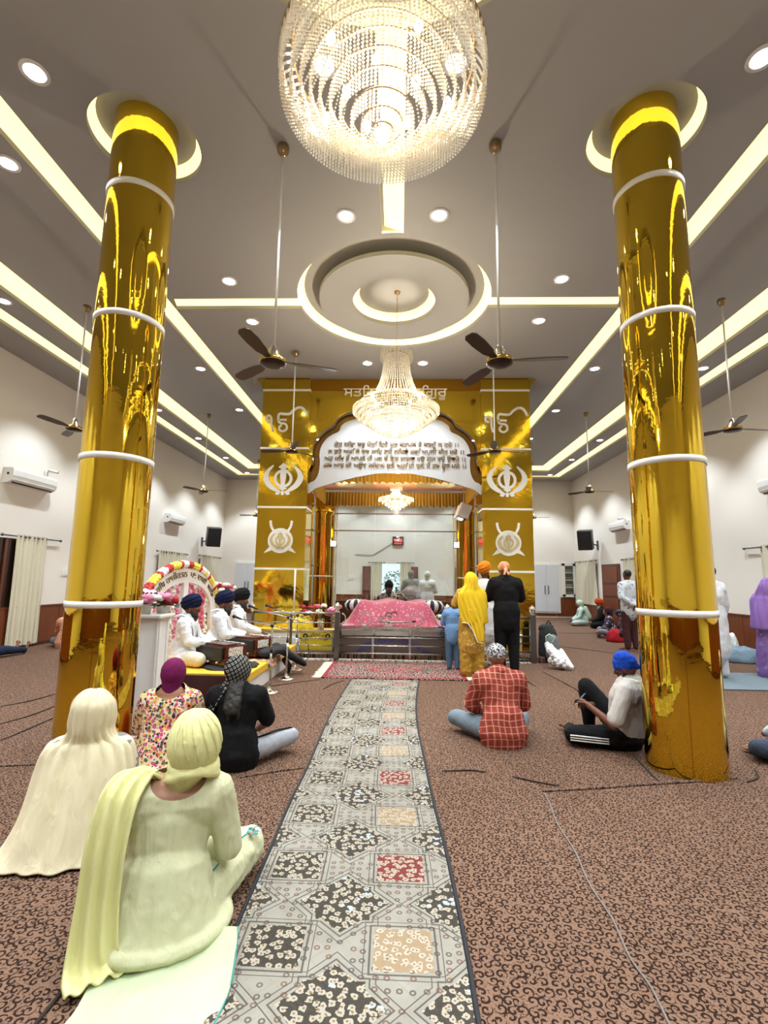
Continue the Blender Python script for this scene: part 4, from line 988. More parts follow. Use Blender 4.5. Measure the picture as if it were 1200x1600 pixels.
# ================================================================ RAILINGS
def railing(name, label, y, posts, x0, x1, zs, mids=(), r=.014):
    t = thing(name, label, 'railing', ((x0+x1)/2, y, 0))
    for x, h, w in posts: MB().bevbox(x-w, x+w, y-w, y+w, .02, h, .006).build('post', m_steeldk, t)
    for z, rr in zs: MB().tube([(x0, y, z), (x1, y, z)], rr, 10).build('rail', m_steel, t, True)
    for x, a, c in mids: MB().box(x-.018, x+.018, y-.012, y+.012, a, c).build('baluster', m_steel, t)
    return t
def finial(t, x, y, z):
    MB().lathe([(0, 0), (.035, .0), (.028, .03), (.05, .05), (.062, .085), (.055, .12), (.03, .145), (.012, .16), (0, .175)], (x, y, z), 20).build('lotus_finial', m_chrome, t, True)
t = railing('centre_railing', 'low steel railing directly before the throne bed', 9.05, [(-1.0, .86, .045), (1.0, .86, .045)], -1.0, 1.0, [(.405, .016), (.265, .016), (.13, .016)], [(-.345, .03, .40), (.325, .03, .40)])
finial(t, -1.0, 9.05, .86); finial(t, 1.0, 9.05, .86)
railing('left_railing', 'steel railing with six rails left of the throne, behind the microphone stands', 9.02, [(-1.84, .84, .022), (-2.55, .84, .022)], -2.60, -1.05, [(.83, .022), (.66, .012), (.52, .012), (.385, .012), (.255, .012), (.12, .012)])
MB_ = bpy.data.objects['left_railing']; finial(MB_, -2.56, 9.02, .84)
MB().tube([(-1.80, 9.02, .84), (-1.80, 9.02, 1.62)], .016, 8).build('curtain_pole', m_white, MB_, True)
t = railing('right_railing', 'steel railing with six rails right of the throne, behind the man in black', 9.05, [(2.53, .86, .05)], 1.05, 2.53, [(.80, .022), (.62, .014), (.47, .014), (.35, .014), (.20, .014), (.08, .014)])
finial(t, 2.53, 9.05, .86)
# tables behind the side rails
def table(name, label, x0, x1, y0, y1, h, topm):
    t = thing(name, label, 'table', ((x0+x1)/2, (y0+y1)/2, .11)); MB().bevbox(x0, x1, y0, y1, .11, h, .01).build('body', m_white, t)
    MB().bevbox(x0-.02, x1+.02, y0-.02, y1+.02, h, h+.03, .01).build('top_cloth', topm, t); return t
table('offering_table', 'white low table with a yellow cloth top left of the throne', -2.62, -1.12, 9.30, 9.80, .46, mat('yellow_satin', 'e2c23c', .5, bump=.3, bscale=20))
tag(MB().box(-1.72, -1.12, 9.285, 9.298, .14, .44).build('yellow_poster', mat('poster_yellow', 'd9c22c', .6)), 'yellow printed poster on the front of the offering table', 'poster')
po = bpy.data.objects['yellow_poster']
for k, (s_, z_) in enumerate((('ੴ', .335),)):
    pass
me = text_mesh('ਜੀ ਆਇਆਂ ਨੂੰ ਜੀ', .09, .002); xs = [v.co.x for v in me.vertices]; wd = max(xs)-min(xs)
for v in me.vertices: a_ = v.co.x/wd*2.0; r_ = .20+v.co.y; v.co = (-1.42+r_*sin(a_), 9.283-v.co.z*.5, .18+r_*cos(a_))
mesh_obj('print_lettering', me, m_black, po)
for x in (-1.68, -1.16): MB().lathe([(.02, 0), (.05, 0), (.05, .004), (.02, .004)], seg=20).xf(Matrix.Translation((x+(.06 if x < -1.4 else -.04), 9.284, .39))@Matrix.Rotation(pi/2, 4, 'X')).build('printed_roundel', m_black, po)
table('side_table', 'white low table with yellow front right of the throne behind the rails', 1.25, 2.40, 9.35, 9.80, .44, mat('white_cloth', 'ecebe6', .8, bump=.4, bscale=12))
tag(MB().bevbox(1.9, 2.38, 9.31, 9.345, .16, .34, .01).build('yellow_box', mat('amber_box', 'd09a1c', .4)), 'amber box front under the right side table', 'box')
# yellow cloth bundle and flowers
def drape(name, label, c, r, h, m, catg='cloth', seed=0, sx=1, sy=1, z0=0):
    vs = []; fs = []; N, Rr = 36, 12
    for j in range(Rr+1):
        th_ = j/Rr*pi/2
        for i in range(N):
            a = 2*pi*i/N; k = 1+.12*noise.noise(Vector((cos(a)*1.7+seed, sin(a)*1.7, j*.25)))+.05*sin(a*7+seed)*(j/Rr)
            rr = r*sin(th_)**.8*k; vs.append((c[0]+rr*cos(a)*sx, c[1]+rr*sin(a)*sy, c[2]+h*cos(th_)**.9*(1+.25*noise.noise(Vector((rr*9*cos(a), rr*9*sin(a), seed)))) if j < Rr else c[2]))
    for j in range(Rr):
        for i in range(N): fs.append((j*N+i, j*N+(i+1) % N, (j+1)*N+(i+1) % N, (j+1)*N+i))
    fs.append(tuple(Rr*N+i for i in range(N)))
    return tag(MB().add(vs, fs).build(name, m, None, True), label, catg)
m_plastic = mat('white_plastic', 'e9ecee', .3, bump=1, bscale=16)
drape('folded_yellow_cloth', 'bright yellow cloth bundle on the offering table beside the flower vase', (-1.72, 9.5, .49), .20, .26, mat('lemon_cloth', 'e8cf2e', .6, bump=.5, bscale=15), seed=2)
drape('white_bundle', 'white cloth bundle on the right side table behind the rails', (2.1, 9.55, .47), .22, .16, MATS['white_cloth'], seed=5, sx=1.2)
def flowers(name, label, c, r, cols, n=14, pot=None, vase=None, spread=1.0):
    t = thing(name, label, 'flowers', c); rd = random.Random(hash(label) % 99 if 0 else len(label)+int(c[0]*10))
    z0 = c[2]
    if pot: MB().lathe([(0, 0), (pot[0]*.78, 0), (pot[0], pot[1]*.9), (pot[0]*1.06, pot[1]*.92), (pot[0]*1.04, pot[1]), (pot[0]*.9, pot[1]), (0, pot[1]*.9)], c, 20).build('pot', pot[2], t, True); z0 += pot[1]
    for i in range(n):
        u = Vector((rd.uniform(-1, 1)*spread, rd.uniform(-1, 1), rd.uniform(.25, 1)))*r; p = Vector((c[0], c[1], z0))+u
        b = MB()
        for k in range(9):
            a = 2*pi*k/9*2.4; q = .018+.006*k; d = Vector((cos(a), sin(a), .6-.08*k)); 
            b.ell(p+d*q*.6, (q*.8, q*.8, q*.45), Euler((rd.random(), rd.random(), a)), 6, 4)
        b.build('bloom', cols[i % len(cols)], t, True)
    g = MB()
    for i in range(60):
        u = Vector((rd.uniform(-1, 1)*spread, rd.uniform(-1, 1), rd.uniform(-.1, .8)))*r; p = Vector((c[0], c[1], z0))+u; d = u.normalized(); e = d.orthogonal().normalized()*.02; L = .06
        g.add([p, p+d*L*.5+e, p+d*L, p+d*L*.5-e], [(0, 1, 2, 3)])
    for i in range(8): a = rd.random()*6.28; g.tube([(c[0], c[1], z0-.02), (c[0]+r*.6*cos(a), c[1]+r*.6*sin(a), z0+r*.7)], .004, 5)
    g.build('leaves', mat('dark_leaf', '2f4a2c', .6), t, kind='stuff'); return t
m_pinkf = mat('pink_petal', 'e88bb0', .6); m_redf = mat('red_petal', 'b5202c', .6); m_whitef = mat('white_petal', 'f1eee6', .6); m_roset = mat('rose_petal', 'd9647c', .6); m_yelf = mat('yellow_petal', 'ecd94a', .6)
flowers('flower_vase', 'pink and red bouquet in a glass vase beside the left throne post', (-1.36, 9.45, .49), .26, [m_roset, m_pinkf, m_redf, m_whitef], 16, (.07, .20, m_glass), spread=1.3)
flowers('flower_spray', 'dark red and green flower spray on the right throne post', (1.02, 9.2, .72), .14, [m_redf, m_whitef], 6)

# ================================================================ MUSICIANS' STAGE
st = thing('music_stage', 'low white stage covered with yellow cloth where three musicians sit', 'stage', (-2.5, 7.4, 0))
MB().bevbox(-3.45, -1.72, 6.12, 8.85, 0, .27, .008).build('platform_body', m_white, st)
m_yel = mat('mustard_cloth', 'e0b02c', .7, bump=.3, bscale=14)
MB().box(-3.46, -1.71, 6.11, 8.86, .27, .285).box(-3.46, -1.705, 6.095, 6.11, .10, .285).box(-1.71, -1.70, 6.11, 8.86, .20, .285).build('yellow_cloth', m_yel, st)
tag(sheet(lambda u, v: (-2.14+.46*u, 7.0+1.05*v, .295+.008*sin(u*20)*sin(v*13)-(.10 if u > .98 else 0)), 24, 24, .006).build('patterned_mat', mat('orange_ikat', 'd98a5a', .8, pattern=pat_floral('e5b089', ['1d1a22', '2a1f2a'], 14, .36))), 'orange and black patterned cloth at the stage corner by the stands', 'cloth')
ar = thing('backdrop_arch', 'white arched backdrop with gold lettering and pink flower strings behind musicians', 'backdrop', (-3.1, 7.3, 0))
AX, AYC, AZ0, AW, AH = -3.08, 7.22, .95, 1.22, .64
def yz_mesh(loops, x, t):
    me = curve_fill(loops, 0, t)
    for v in me.vertices: v.co = (x+v.co.z, v.co.x, v.co.y)
    return me
outA = [(AYC+AW*cos(a), AZ0+AH*sin(a)) for a in [pi*i/40 for i in range(41)]]
inn = [(AYC+(AW-.24)*cos(a), AZ0-.02+(AH-.20)*sin(a)) for a in [pi*i/40 for i in range(41)]]
mesh_obj('arch_band', yz_mesh([outA+[(AYC-AW, .28), (AYC-AW+.2, .28)]+inn[::-1]+[(AYC+AW-.2, .28), (AYC+AW, .28)]], AX, .05), m_white, ar)
MB().box(AX+.004, AX+.046, AYC-.08, AYC+.08, .28, AZ0+AH-.21).build('centre_post', m_white, ar)
def arc_text(body, size, a0, a1, rad_a, rad_z, nm):
    me = text_mesh(body, size, .004, 'LEFT'); xs = [v.co.x for v in me.vertices]; w0, w1 = min(xs), max(xs)
    for v in me.vertices:
        q = (v.co.x-w0)/(w1-w0); a = a0+(a1-a0)*q; k = v.co.y
        v.co = (AX+.055+v.co.z, AYC+(rad_a+k)*cos(a), AZ0+(rad_z+k)*sin(a))
    mesh_obj(nm, me, mat('brown_gold_letter', '7a5b28', .4, .4), ar, kind='stuff')
arc_text('ਗੁ: ਸਾਹਿਬ ਹਾਜੀਰਤਨ  ਪਾ: ਦਸਵੀਂ  ਬਠਿੰਡਾ', .12, pi*.93, pi*.10, AW-.17, AH-.14, 'arch_lettering')
gl = thing('flower_garland', 'yellow, red and white flower garland draped along the top of the arch', 'garland', (-3.0, 7.2, 1.5))
NG = 44
for i in range(NG):
    a = pi*.97-pi*.94*i/(NG-1); p = Vector((AX+.03, AYC+(AW+.03)*cos(a), AZ0+(AH+.04)*sin(a)))
    c = [m_yelf, m_yelf, m_yelf, m_redf, m_whitef, m_whitef, m_redf, m_redf][i % 8] if i < 30 else [m_yelf, m_whitef, m_redf, m_yelf, m_yelf][i % 5]
    b = MB()
    for k in range(7): q = 2*pi*k/7; b.ell(p+Vector((.03*cos(q), .02*sin(q*2), .03*sin(q))), (.035, .035, .035), None, 7, 5)
    b.ell(p, (.05, .05, .05), None, 8, 6)
    b.build('flower_head', c, gl, True)
# pink flower strings
rd = random.Random(11)
for i in range(15):
    y = AYC-AW+.28+i*(2*AW-.56)/14
    if abs(y-AYC) < .1: continue
    zt_ = AZ0-.02+(AH-.22)*sqrt(max(.05, 1-((y-AYC)/(AW-.2))**2)); b = MB(); z = zt_
    while z > .55-.08*(i % 3):
        b.ell((AX-.02+rd.uniform(-.02, .02), y+rd.uniform(-.03, .03), z), (.03, .032, .022), Euler((rd.random()*3, rd.random()*3, 0)), 6, 4); z -= .032
    b.build('flower_string', [m_pinkf, m_roset, m_whitef][i % 3] if i % 4 else m_roset, ar, True)
# pedestals with flower pots
def pedestal(x, y, w, h, label):
    t = thing('white_pedestal', label, 'pedestal', (x, y, 0))
    MB().bevbox(x-w, x+w, y-w, y+w, 0, h-.04, .006).build('shaft', m_white, t)
    MB().bevbox(x-w-.04, x+w+.04, y-w-.04, y+w+.04, h-.04, h, .01).build('cap', m_white, t)
    for s in (-1, 1): MB().bevbox(x+w, x+w+.012, y+s*w*.95-.03*s-.02, y+s*w*.95-.03*s+.02, .02, h-.06, .003).build('edge_strip', m_whitem, t)
    return t
pedestal(-2.42, 5.06, .12, 1.07, 'tall white pedestal beside the left golden column with pink flowers on top')
pedestal(-3.02, 8.62, .12, 1.02, 'white pedestal at the far end of the floral arch, mostly hidden')
flowers('potted_flowers', 'pink roses in a white pot at the front of the near pedestal', (-2.47, 4.99, 1.07), .11, [m_pinkf, m_pinkf, m_whitef], 10, (.065, .10, m_white))
flowers('potted_flowers', 'dark leafy red and pink flowers in a white pot behind the roses', (-2.36, 5.14, 1.07), .12, [m_redf, m_pinkf], 7, (.075, .08, m_white))
flowers('potted_flowers', 'red and white flowers on the far pedestal at the end of the arch', (-3.02, 8.62, 1.02), .24, [m_redf, m_whitef, m_roset], 16, (.06, .08, m_white))
# harmoniums
def harmonium(x, y, z, rz, label):
    t = thing('harmonium', label, 'harmonium', (x, y, z)); Mx = Matrix.Translation((x, y, z))@Matrix.Rotation(rz, 4, 'Z')
    mw = mat('harmonium_wood', '4a2013', .25, pattern=pat_wood('38150c', '5c2a18'))
    def P_(q, nm, m): return q.xf(Mx).build(nm, m, t)
    P_(MB().bevbox(-.30, .30, -.20, .20, 0, .09, .006), 'base', mw); P_(MB().bevbox(-.28, .28, -.18, .18, .09, .24, .008), 'case', mw)
    P_(MB().bevbox(-.27, .27, -.17, .02, .24, .262, .004), 'lid', mw)
    for i in range(20): P_(MB().box(-.25+i*.025, -.25+i*.025+.022, .03, .155, .24, .252), 'key', m_whitef)
    for i in range(20):
        if i % 7 in (0, 1, 3, 4, 5): P_(MB().box(-.25+i*.025+.016, -.25+i*.025+.030, .03, .10, .252, .260), 'black_key', m_black)
    P_(MB().bevbox(-.27, .27, -.225, -.20, .05, .23, .01), 'bellows', m_black)
    for sx in (-1, 1):
        P_(MB().bevbox(min(sx*.28, sx*.286), max(sx*.28, sx*.286), -.13, .10, .11, .22, .002), 'fretwork_panel', mat('fretwork', 'd8d3cc', .5, pattern=pat_floral('d8d3cc', ['5a3a30', '6d4a40'], 40, .33)))
        P_(MB().box(min(sx*.285, sx*.292), max(sx*.285, sx*.292), -.05, .05, .03, .06), 'side_handle', m_fanlt)
    for xx in (-.18, 0, .18): P_(MB().tube([(xx, -.205, .04), (xx, -.235, .04)], .012, 8), 'stop_knob', m_whitef)
harmonium(-2.24, 6.66, .33, -.55, 'near brown harmonium with pale fretwork at the stage front')
harmonium(-2.12, 7.45, .33, -.45, 'second brown harmonium behind the near one')
drape('black_instrument_bag', 'black cloth bag lying under the near harmonium on the stage', (-2.12, 6.62, .285), .38, .05, mat('black_cloth', '1b1c20', .8, bump=.4, bscale=12), 'bag', 3, 1.0, .9)
CASE = MB().capsule((-1.80, 7.22, .38), (-1.66, 7.50, .40), .12, .14, 14, .5, (0, 0, 1)).capsule((-1.66, 7.50, .40), (-1.38, 7.74, .17), .14, .10, 14, .5, (0, 0, 1))
bt_ = MB().tube([(-1.60, 7.55, .24), (-1.55, 7.65, .12), (-1.58, 7.7, .03)], [.05, .045, .04], 8)
tag(bt_.build('case_strap', MATS['black_cloth'], None, True), 'black strap dangling from the padded case to the carpet', 'strap')
mb = thing('open_wooden_box', 'dark maroon open wooden box leaning before the stage', 'box', (-2.2, 5.75, 0))
MM = Matrix.Translation((-2.12, 5.72, 0))@Matrix.Rotation(-.06, 4, 'Z')
MB().bevbox(-.30, .36, -.015, .015, .0, .34, .006).xf(MM).build('back_board', mat('maroon_wood', '3c1517', .4), mb)
for a in ((-.30, .36, -.2, .015, .0, .02), (-.315, -.295, -.2, .015, 0, .30), (.345, .365, -.2, .03, 0, .30)): MB().box(*a).xf(MM).build('side_board', mat('maroon_rim', '5c2a20', .4), mb)
# microphone stands
def mic_stand(x, y, h, boom, tip, label):
    t = thing('microphone_stand', label, 'microphone stand', (x, y, 0))
    MB().lathe([(0, .085), (.022, .08), (.03, .05), (.07, .038), (.12, .022), (.125, .004), (.12, 0), (0, 0)], (x, y, 0), 32).build('round_base', m_chrome, t, True)
    MB().tube([(x, y, .05), (x, y, h*.62)], .014, 10).tube([(x, y, h*.6), (x, y, h)], .010, 10).build('pole', m_steel, t, True)
    MB().tube([(x, y, h*.58), (x, y, h*.64)], .019, 10).build('clutch', m_black, t, True)
    if boom:
        MB().tube([boom, (x, y, h-.02), tip], .009, 8).build('boom', m_steel, t, True)
        MB().tube([(x-.02, y, h-.02), (x+.02, y, h-.02)], .022, 10).build('clamp', m_black, t, True)
        d = (Vector(tip)-Vector((x, y, h))).normalized(); e = Vector(tip)+d*.10+Vector((0, 0, .02))
        MB().tube([tip, e], [.012, .016], 10).build('microphone_body', m_black, t, True); MB().ell(e+d*.02, (.026, .026, .026), None, 12, 8).build('microphone_head', m_black, t, True)
mic_stand(-1.52, 6.42, .86, (-1.30, 6.35, .80), (-2.0, 6.62, .90), 'nearest microphone stand with a boom reaching to the first musician')
mic_stand(-1.50, 7.26, .90, (-1.33, 7.2, .84), (-2.0, 7.35, .99), 'middle microphone stand with a boom reaching to the second musician')
mic_stand(-1.52, 8.01, .88, (-1.40, 8.0, .80), (-1.95, 8.1, .96), 'farthest microphone stand, close to the left railing')
tag(MB().tube(smooth2([(0, 0), (0, 1)], 1) and [(-1.50, 8.0, .45), (-1.42, 7.98, .2), (-1.36, 7.95, .14), (-1.30, 7.97, .22), (-1.33, 8.0, .40), (-1.48, 8.02, .5)], .008, 6).build('microphone_cable', m_black, None, True), 'black cable looped on the farthest microphone stand', 'cable')
# bags
bg_ = thing('backpack', 'black and grey backpack leaning behind the right lotus post', 'backpack', (2.85, 9.2, 0))
MB().capsule((2.86, 9.25, .17), (2.86, 9.27, .50), .19, .165, 18, .65, (0, 1, 0)).build('body', MATS['black_cloth'], bg_, True); MB().capsule((2.90, 9.15, .17), (2.91, 9.17, .40), .13, .11, 16, .6, (0, 1, 0)).build('front_pocket', mat('grey_nylon', '6c6d70', .7), bg_, True)
MB().tube([(2.82, 9.2, .68), (2.86, 9.2, .76), (2.90, 9.2, .68)], .014, 6).build('handle', MATS['black_cloth'], bg_, True)
MB().capsule((2.80, 9.3, .60), (2.90, 9.3, .62), .10, .08, 14, .8).build('top_flap', MATS['black_cloth'], bg_, True)
pb = thing('plastic_bag', 'white plastic carrier bag with pale green handles by the lotus post', 'bag', (2.78, 8.62, 0))
BAGB = MB().capsule((2.70, 8.72, .36), (2.84, 8.52, .13), .07, .13, 14, .8).capsule((2.84, 8.54, .11), (2.76, 8.62, .12), .11, .10, 12, .8)
MB().tube([(2.66, 8.70, .42), (2.66, 8.7, .52), (2.72, 8.7, .56), (2.80, 8.7, .50), (2.76, 8.7, .42)], .018, 6, flat=.5).build('bag_handle', mat('mint_plastic', 'a9d8bd', .4), pb, True)
MB().capsule((2.88, 8.60, .30), (2.98, 8.44, .06), .035, .045, 8).build('white_roll', m_white, pb, True)
drape('plastic_bag', 'crumpled white plastic bag on the carpet behind the pale yellow woman', (-1.60, 3.40, 0), .13, .09, m_plastic, 'bag', 4)
drape('shopping_bag', 'rust orange cloth bag at the foot of the left golden column', (-1.93, 4.42, 0), .15, .28, mat('rust_cloth', '9c3a16', .7, bump=.4, bscale=12), 'bag', 8)
o = sheet(lambda u, v: (4.55+2.2*u, 7.15+1.3*v, .016+.010*sin(u*8)*sin(v*6)), 20, 12, .012).build('blue_grey_mat', mat('slate_mat', '66747c', .8, bump=.3, bscale=30)); tag(o, 'blue-grey cloth mat under the standing people on the right', 'mat')
drape('blue_bundle', 'blue-grey stuffed bundle lying by the right wall', (6.65, 9.75, 0), .34, .28, mat('slate_cloth', '6d8496', .7, bump=.4, bscale=10), 'bundle', 1, 1.2, .8)
drape('white_carry_bag', 'white bag leaning behind the purple-dressed woman by the right wall', (6.75, 10.35, 0), .24, .50, m_plastic, 'bag', 9)
drape('black_handbag', 'black bag hanging low beside the white-kurta man', (6.5, 10.9, .0), .2, .75, MATS['black_cloth'], 'bag', 12, .8, .8)
# ================================================================ PEOPLE
TEX = {}
def clouds(sc, depth=2):
    k = (sc, depth)
    if k not in TEX:
        t = bpy.data.textures.new('cloth_noise', 'CLOUDS'); t.noise_scale = sc; t.noise_depth = depth; TEX[k] = t
    return TEX[k]
def bake(name, b, mt, parent, vox=.012, sm=4, wr=None, extra=None):
    """one continuous skin: remesh the overlapping volumes, relax it, add cloth folds"""
    me = bpy.data.meshes.new(name); me.from_pydata(b.v, [], b.f); o = bpy.data.objects.new('tmp', me); COL.objects.link(o); bm_fix(me)
    r = o.modifiers.new('r', 'REMESH'); r.mode = 'VOXEL'; r.voxel_size = vox; r.adaptivity = 0
    s = o.modifiers.new('s', 'SMOOTH'); s.factor = .6; s.iterations = sm
    for w in (wr or []):
        d = o.modifiers.new('d', 'DISPLACE'); d.texture = clouds(w[1]); d.strength = w[0]; d.mid_level = .5; d.texture_coords = 'GLOBAL'
    if wr: s2 = o.modifiers.new('s2', 'SMOOTH'); s2.factor = .5; s2.iterations = 1
    dg = bpy.context.evaluated_depsgraph_get(); m2 = bpy.data.meshes.new_from_object(o.evaluated_get(dg))
    bpy.data.objects.remove(o); bpy.data.meshes.remove(me)
    if extra and extra.v:
        bm = bmesh.new(); bm.from_mesh(m2); n0 = [bm.verts.new(v) for v in extra.v]
        for f in extra.f:
            try: bm.faces.new([n0[i] for i in f])
            except ValueError: pass
        bmesh.ops.recalc_face_normals(bm, faces=bm.faces); bm.to_mesh(m2); bm.free()
    m2.shade_smooth(); return mesh_obj(name, m2, mt, parent)
V = Vector
def seat(lean=.0, bow=.02, spread=.40, kz=.11):
    J = {'pelvis': (0, 0, .13), 'waist': (0, .01+lean*.3, .29), 'chest': (0, .01+lean*.75, .46), 'neck': (0, lean, .60), 'head': (0, lean+bow, .745)}
    for s, k in ((-1, 'L'), (1, 'R')):
        J.update({'sh'+k: (s*.185, lean*.95, .555), 'el'+k: (s*.255, lean+.08, .31), 'wr'+k: (s*.13, lean+.27, .20), 'hip'+k: (s*.10, .0, .115), 'kn'+k: (s*spread, .33, kz), 'an'+k: (-s*.02, .38, .075 if s < 0 else .05), 'to'+k: (-s*.17, .36, .05)})
    return J
def stand(lean=0, arms='side'):
    J = {'pelvis': (0, 0, .93), 'waist': (0, lean*.3, 1.08), 'chest': (0, lean*.7, 1.27), 'neck': (0, lean, 1.46), 'head': (0, lean+.03, 1.625)}
    for s, k in ((-1, 'L'), (1, 'R')):
        J.update({'sh'+k: (s*.19, lean*.95, 1.40), 'hip'+k: (s*.09, 0, .90), 'kn'+k: (s*.10, .015, .49), 'an'+k: (s*.10, -.02, .075), 'to'+k: (s*.13, .15, .03)})
        if arms == 'front': J.update({'el'+k: (s*.26, lean+.06, 1.13), 'wr'+k: (s*.06, lean+.25, 1.16)})
        elif arms == 'back': J.update({'el'+k: (s*.27, lean-.10, 1.14), 'wr'+k: (s*.06, lean-.16, .99)})
        else: J.update({'el'+k: (s*.24, lean-.01, 1.12), 'wr'+k: (s*.25, lean+.06, .87)})
    return J
UPY = (0, 1, 0)
def torso(b, J, e=0, w=1.0, belly=0):
    j = {k: V(v) for k, v in J.items()}
    b.capsule(j['pelvis'], j['waist'], (.155+e)*w, (.140+e+belly)*w, 16, .76, UPY)
    b.capsule(j['waist'], j['chest'], (.140+e+belly)*w, (.165+e)*w, 16, .70, UPY)
    top = j['chest'].lerp(j['neck'], .55); b.capsule(j['chest'], top, (.160+e)*w, (.125+e)*w, 16, .66, UPY)
    b.capsule(j['shL'].lerp(j['shR'], .06), j['shR'].lerp(j['shL'], .06), .058+e, .058+e, 12)
    for k in 'LR': b.capsule(j['sh'+k].lerp(j['neck'], .05)-V((0, 0, .0)), j['neck'].lerp(j['sh'+k], .20), .052+e, .050+e*.6, 10)
    b.capsule(j['sh'+'L'].lerp(j['chest'], .3), j['shR'].lerp(j['chest'], .3), .085+e, .085+e, 12)
def arm(b, J, k, e=0, upto=1.0, ext=1.0):
    j = {q: V(J[q+k]) for q in ('sh', 'el', 'wr')}
    if upto <= .5: b.capsule(j['sh'], j['sh'].lerp(j['el'], upto*2), .052+e, .048+e, 12)
    else:
        b.capsule(j['sh'], j['el'], .052+e, .042+e, 12); q = (upto-.5)*2; b.capsule(j['el'], j['el'].lerp(j['wr'], q), .041+e, .041+e+(.027-.041)*q, 12)
def leg(b, J, k, e=0, upto=1.0, loose=1.0):
    j = {q: V(J[q+k]) for q in ('hip', 'kn', 'an', 'to')}
    b.capsule(j['hip'], j['kn'], .085+e, .062+e*loose, 14)
    b.capsule(j['kn'], j['kn'].lerp(j['an'], upto), .060+e*loose, .060+e*loose+(.036-.060)*upto, 12)
def limb_frame(a, c, n):
    d = (V(c)-V(a)).normalized(); n = V(n); n = (n-d*n.dot(d)).normalized(); return d, n, d.cross(n)
def hand(b, x, wr, el, side, n=(0, 0, -1), curl=.5, s=1.0, d=None):
    dd, nn, l = limb_frame(el, wr, n)
    if d is not None: dd = V(d).normalized(); nn = (nn-dd*nn.dot(dd)).normalized(); l = dd.cross(nn)
    wr = V(wr); b.capsule(wr, wr+dd*.055*s, .026*s, .036*s, 12, .55, nn.cross(dd) if 0 else l.cross(dd))
    for i, L in enumerate((.058, .070, .066, .052)):
        p = wr+dd*.075*s+l*(i-1.5)*.020*s; pts = [p-dd*.03*s]; a = 0
        for q in range(3): pts.append(p.copy()); a += curl*(.6 if q == 0 else .8); p = p+(dd*cos(a)+nn*sin(a)+l*(i-1.5)*.05)*L*s*.42
        pts.append(p); x.tube(pts, [.0095*s, .0092*s, .0085*s, .0078*s, .0055*s], 8)
    p = wr+dd*.02*s+l*side*.025*s; q = p+(dd*.7+l*side*.7+nn*.15).normalized()*.035*s; r = q+(dd*.9+l*side*.25+nn*.4).normalized()*.032*s
    x.tube([p-l*side*.01, p, q, r], [.011*s, .012*s, .0105*s, .007*s], 8)
def foot(b, x, an, to, s=1.0, up=(0, 0, 1)):
    an, to = V(an), V(to); d = (to-an).normalized(); b.capsule(an-d*.03, to-d*.02, .036*s, .030*s, 12, .75, d.cross(V(up)).cross(d) if 0 else d.cross(V(up)).normalized().cross(d)); b.ell(an-d*.035-V(up)*.01, (.034*s,)*3, None, 10, 8)
    l = d.cross(V(up)).normalized()
    for i in range(5): r = (.013, .0105, .010, .009, .008)[i]*s; c = to+l*(i-2)*.017*s+d*(.012-.006*abs(i-1))*s; x.tube([c-d*.02, c+d*.012], [r, r*.8], 8); x.ell(c+d*.014, (r*.85, r*.85, r*.8), None, 8, 6)
SKINS = {}
def skinm(c):
    if c not in SKINS: SKINS[c] = mat('skin_'+c, c, .5, spec=.3, var=.12, vscale=14)
    return SKINS[c]
m_hair = mat('black_hair', '17120f', .5, bump=.6, bscale=120, stretch=(1, 1, .15)); m_greyhair = mat('grey_hair', 'b3aea6', .7, bump=.6, bscale=90)
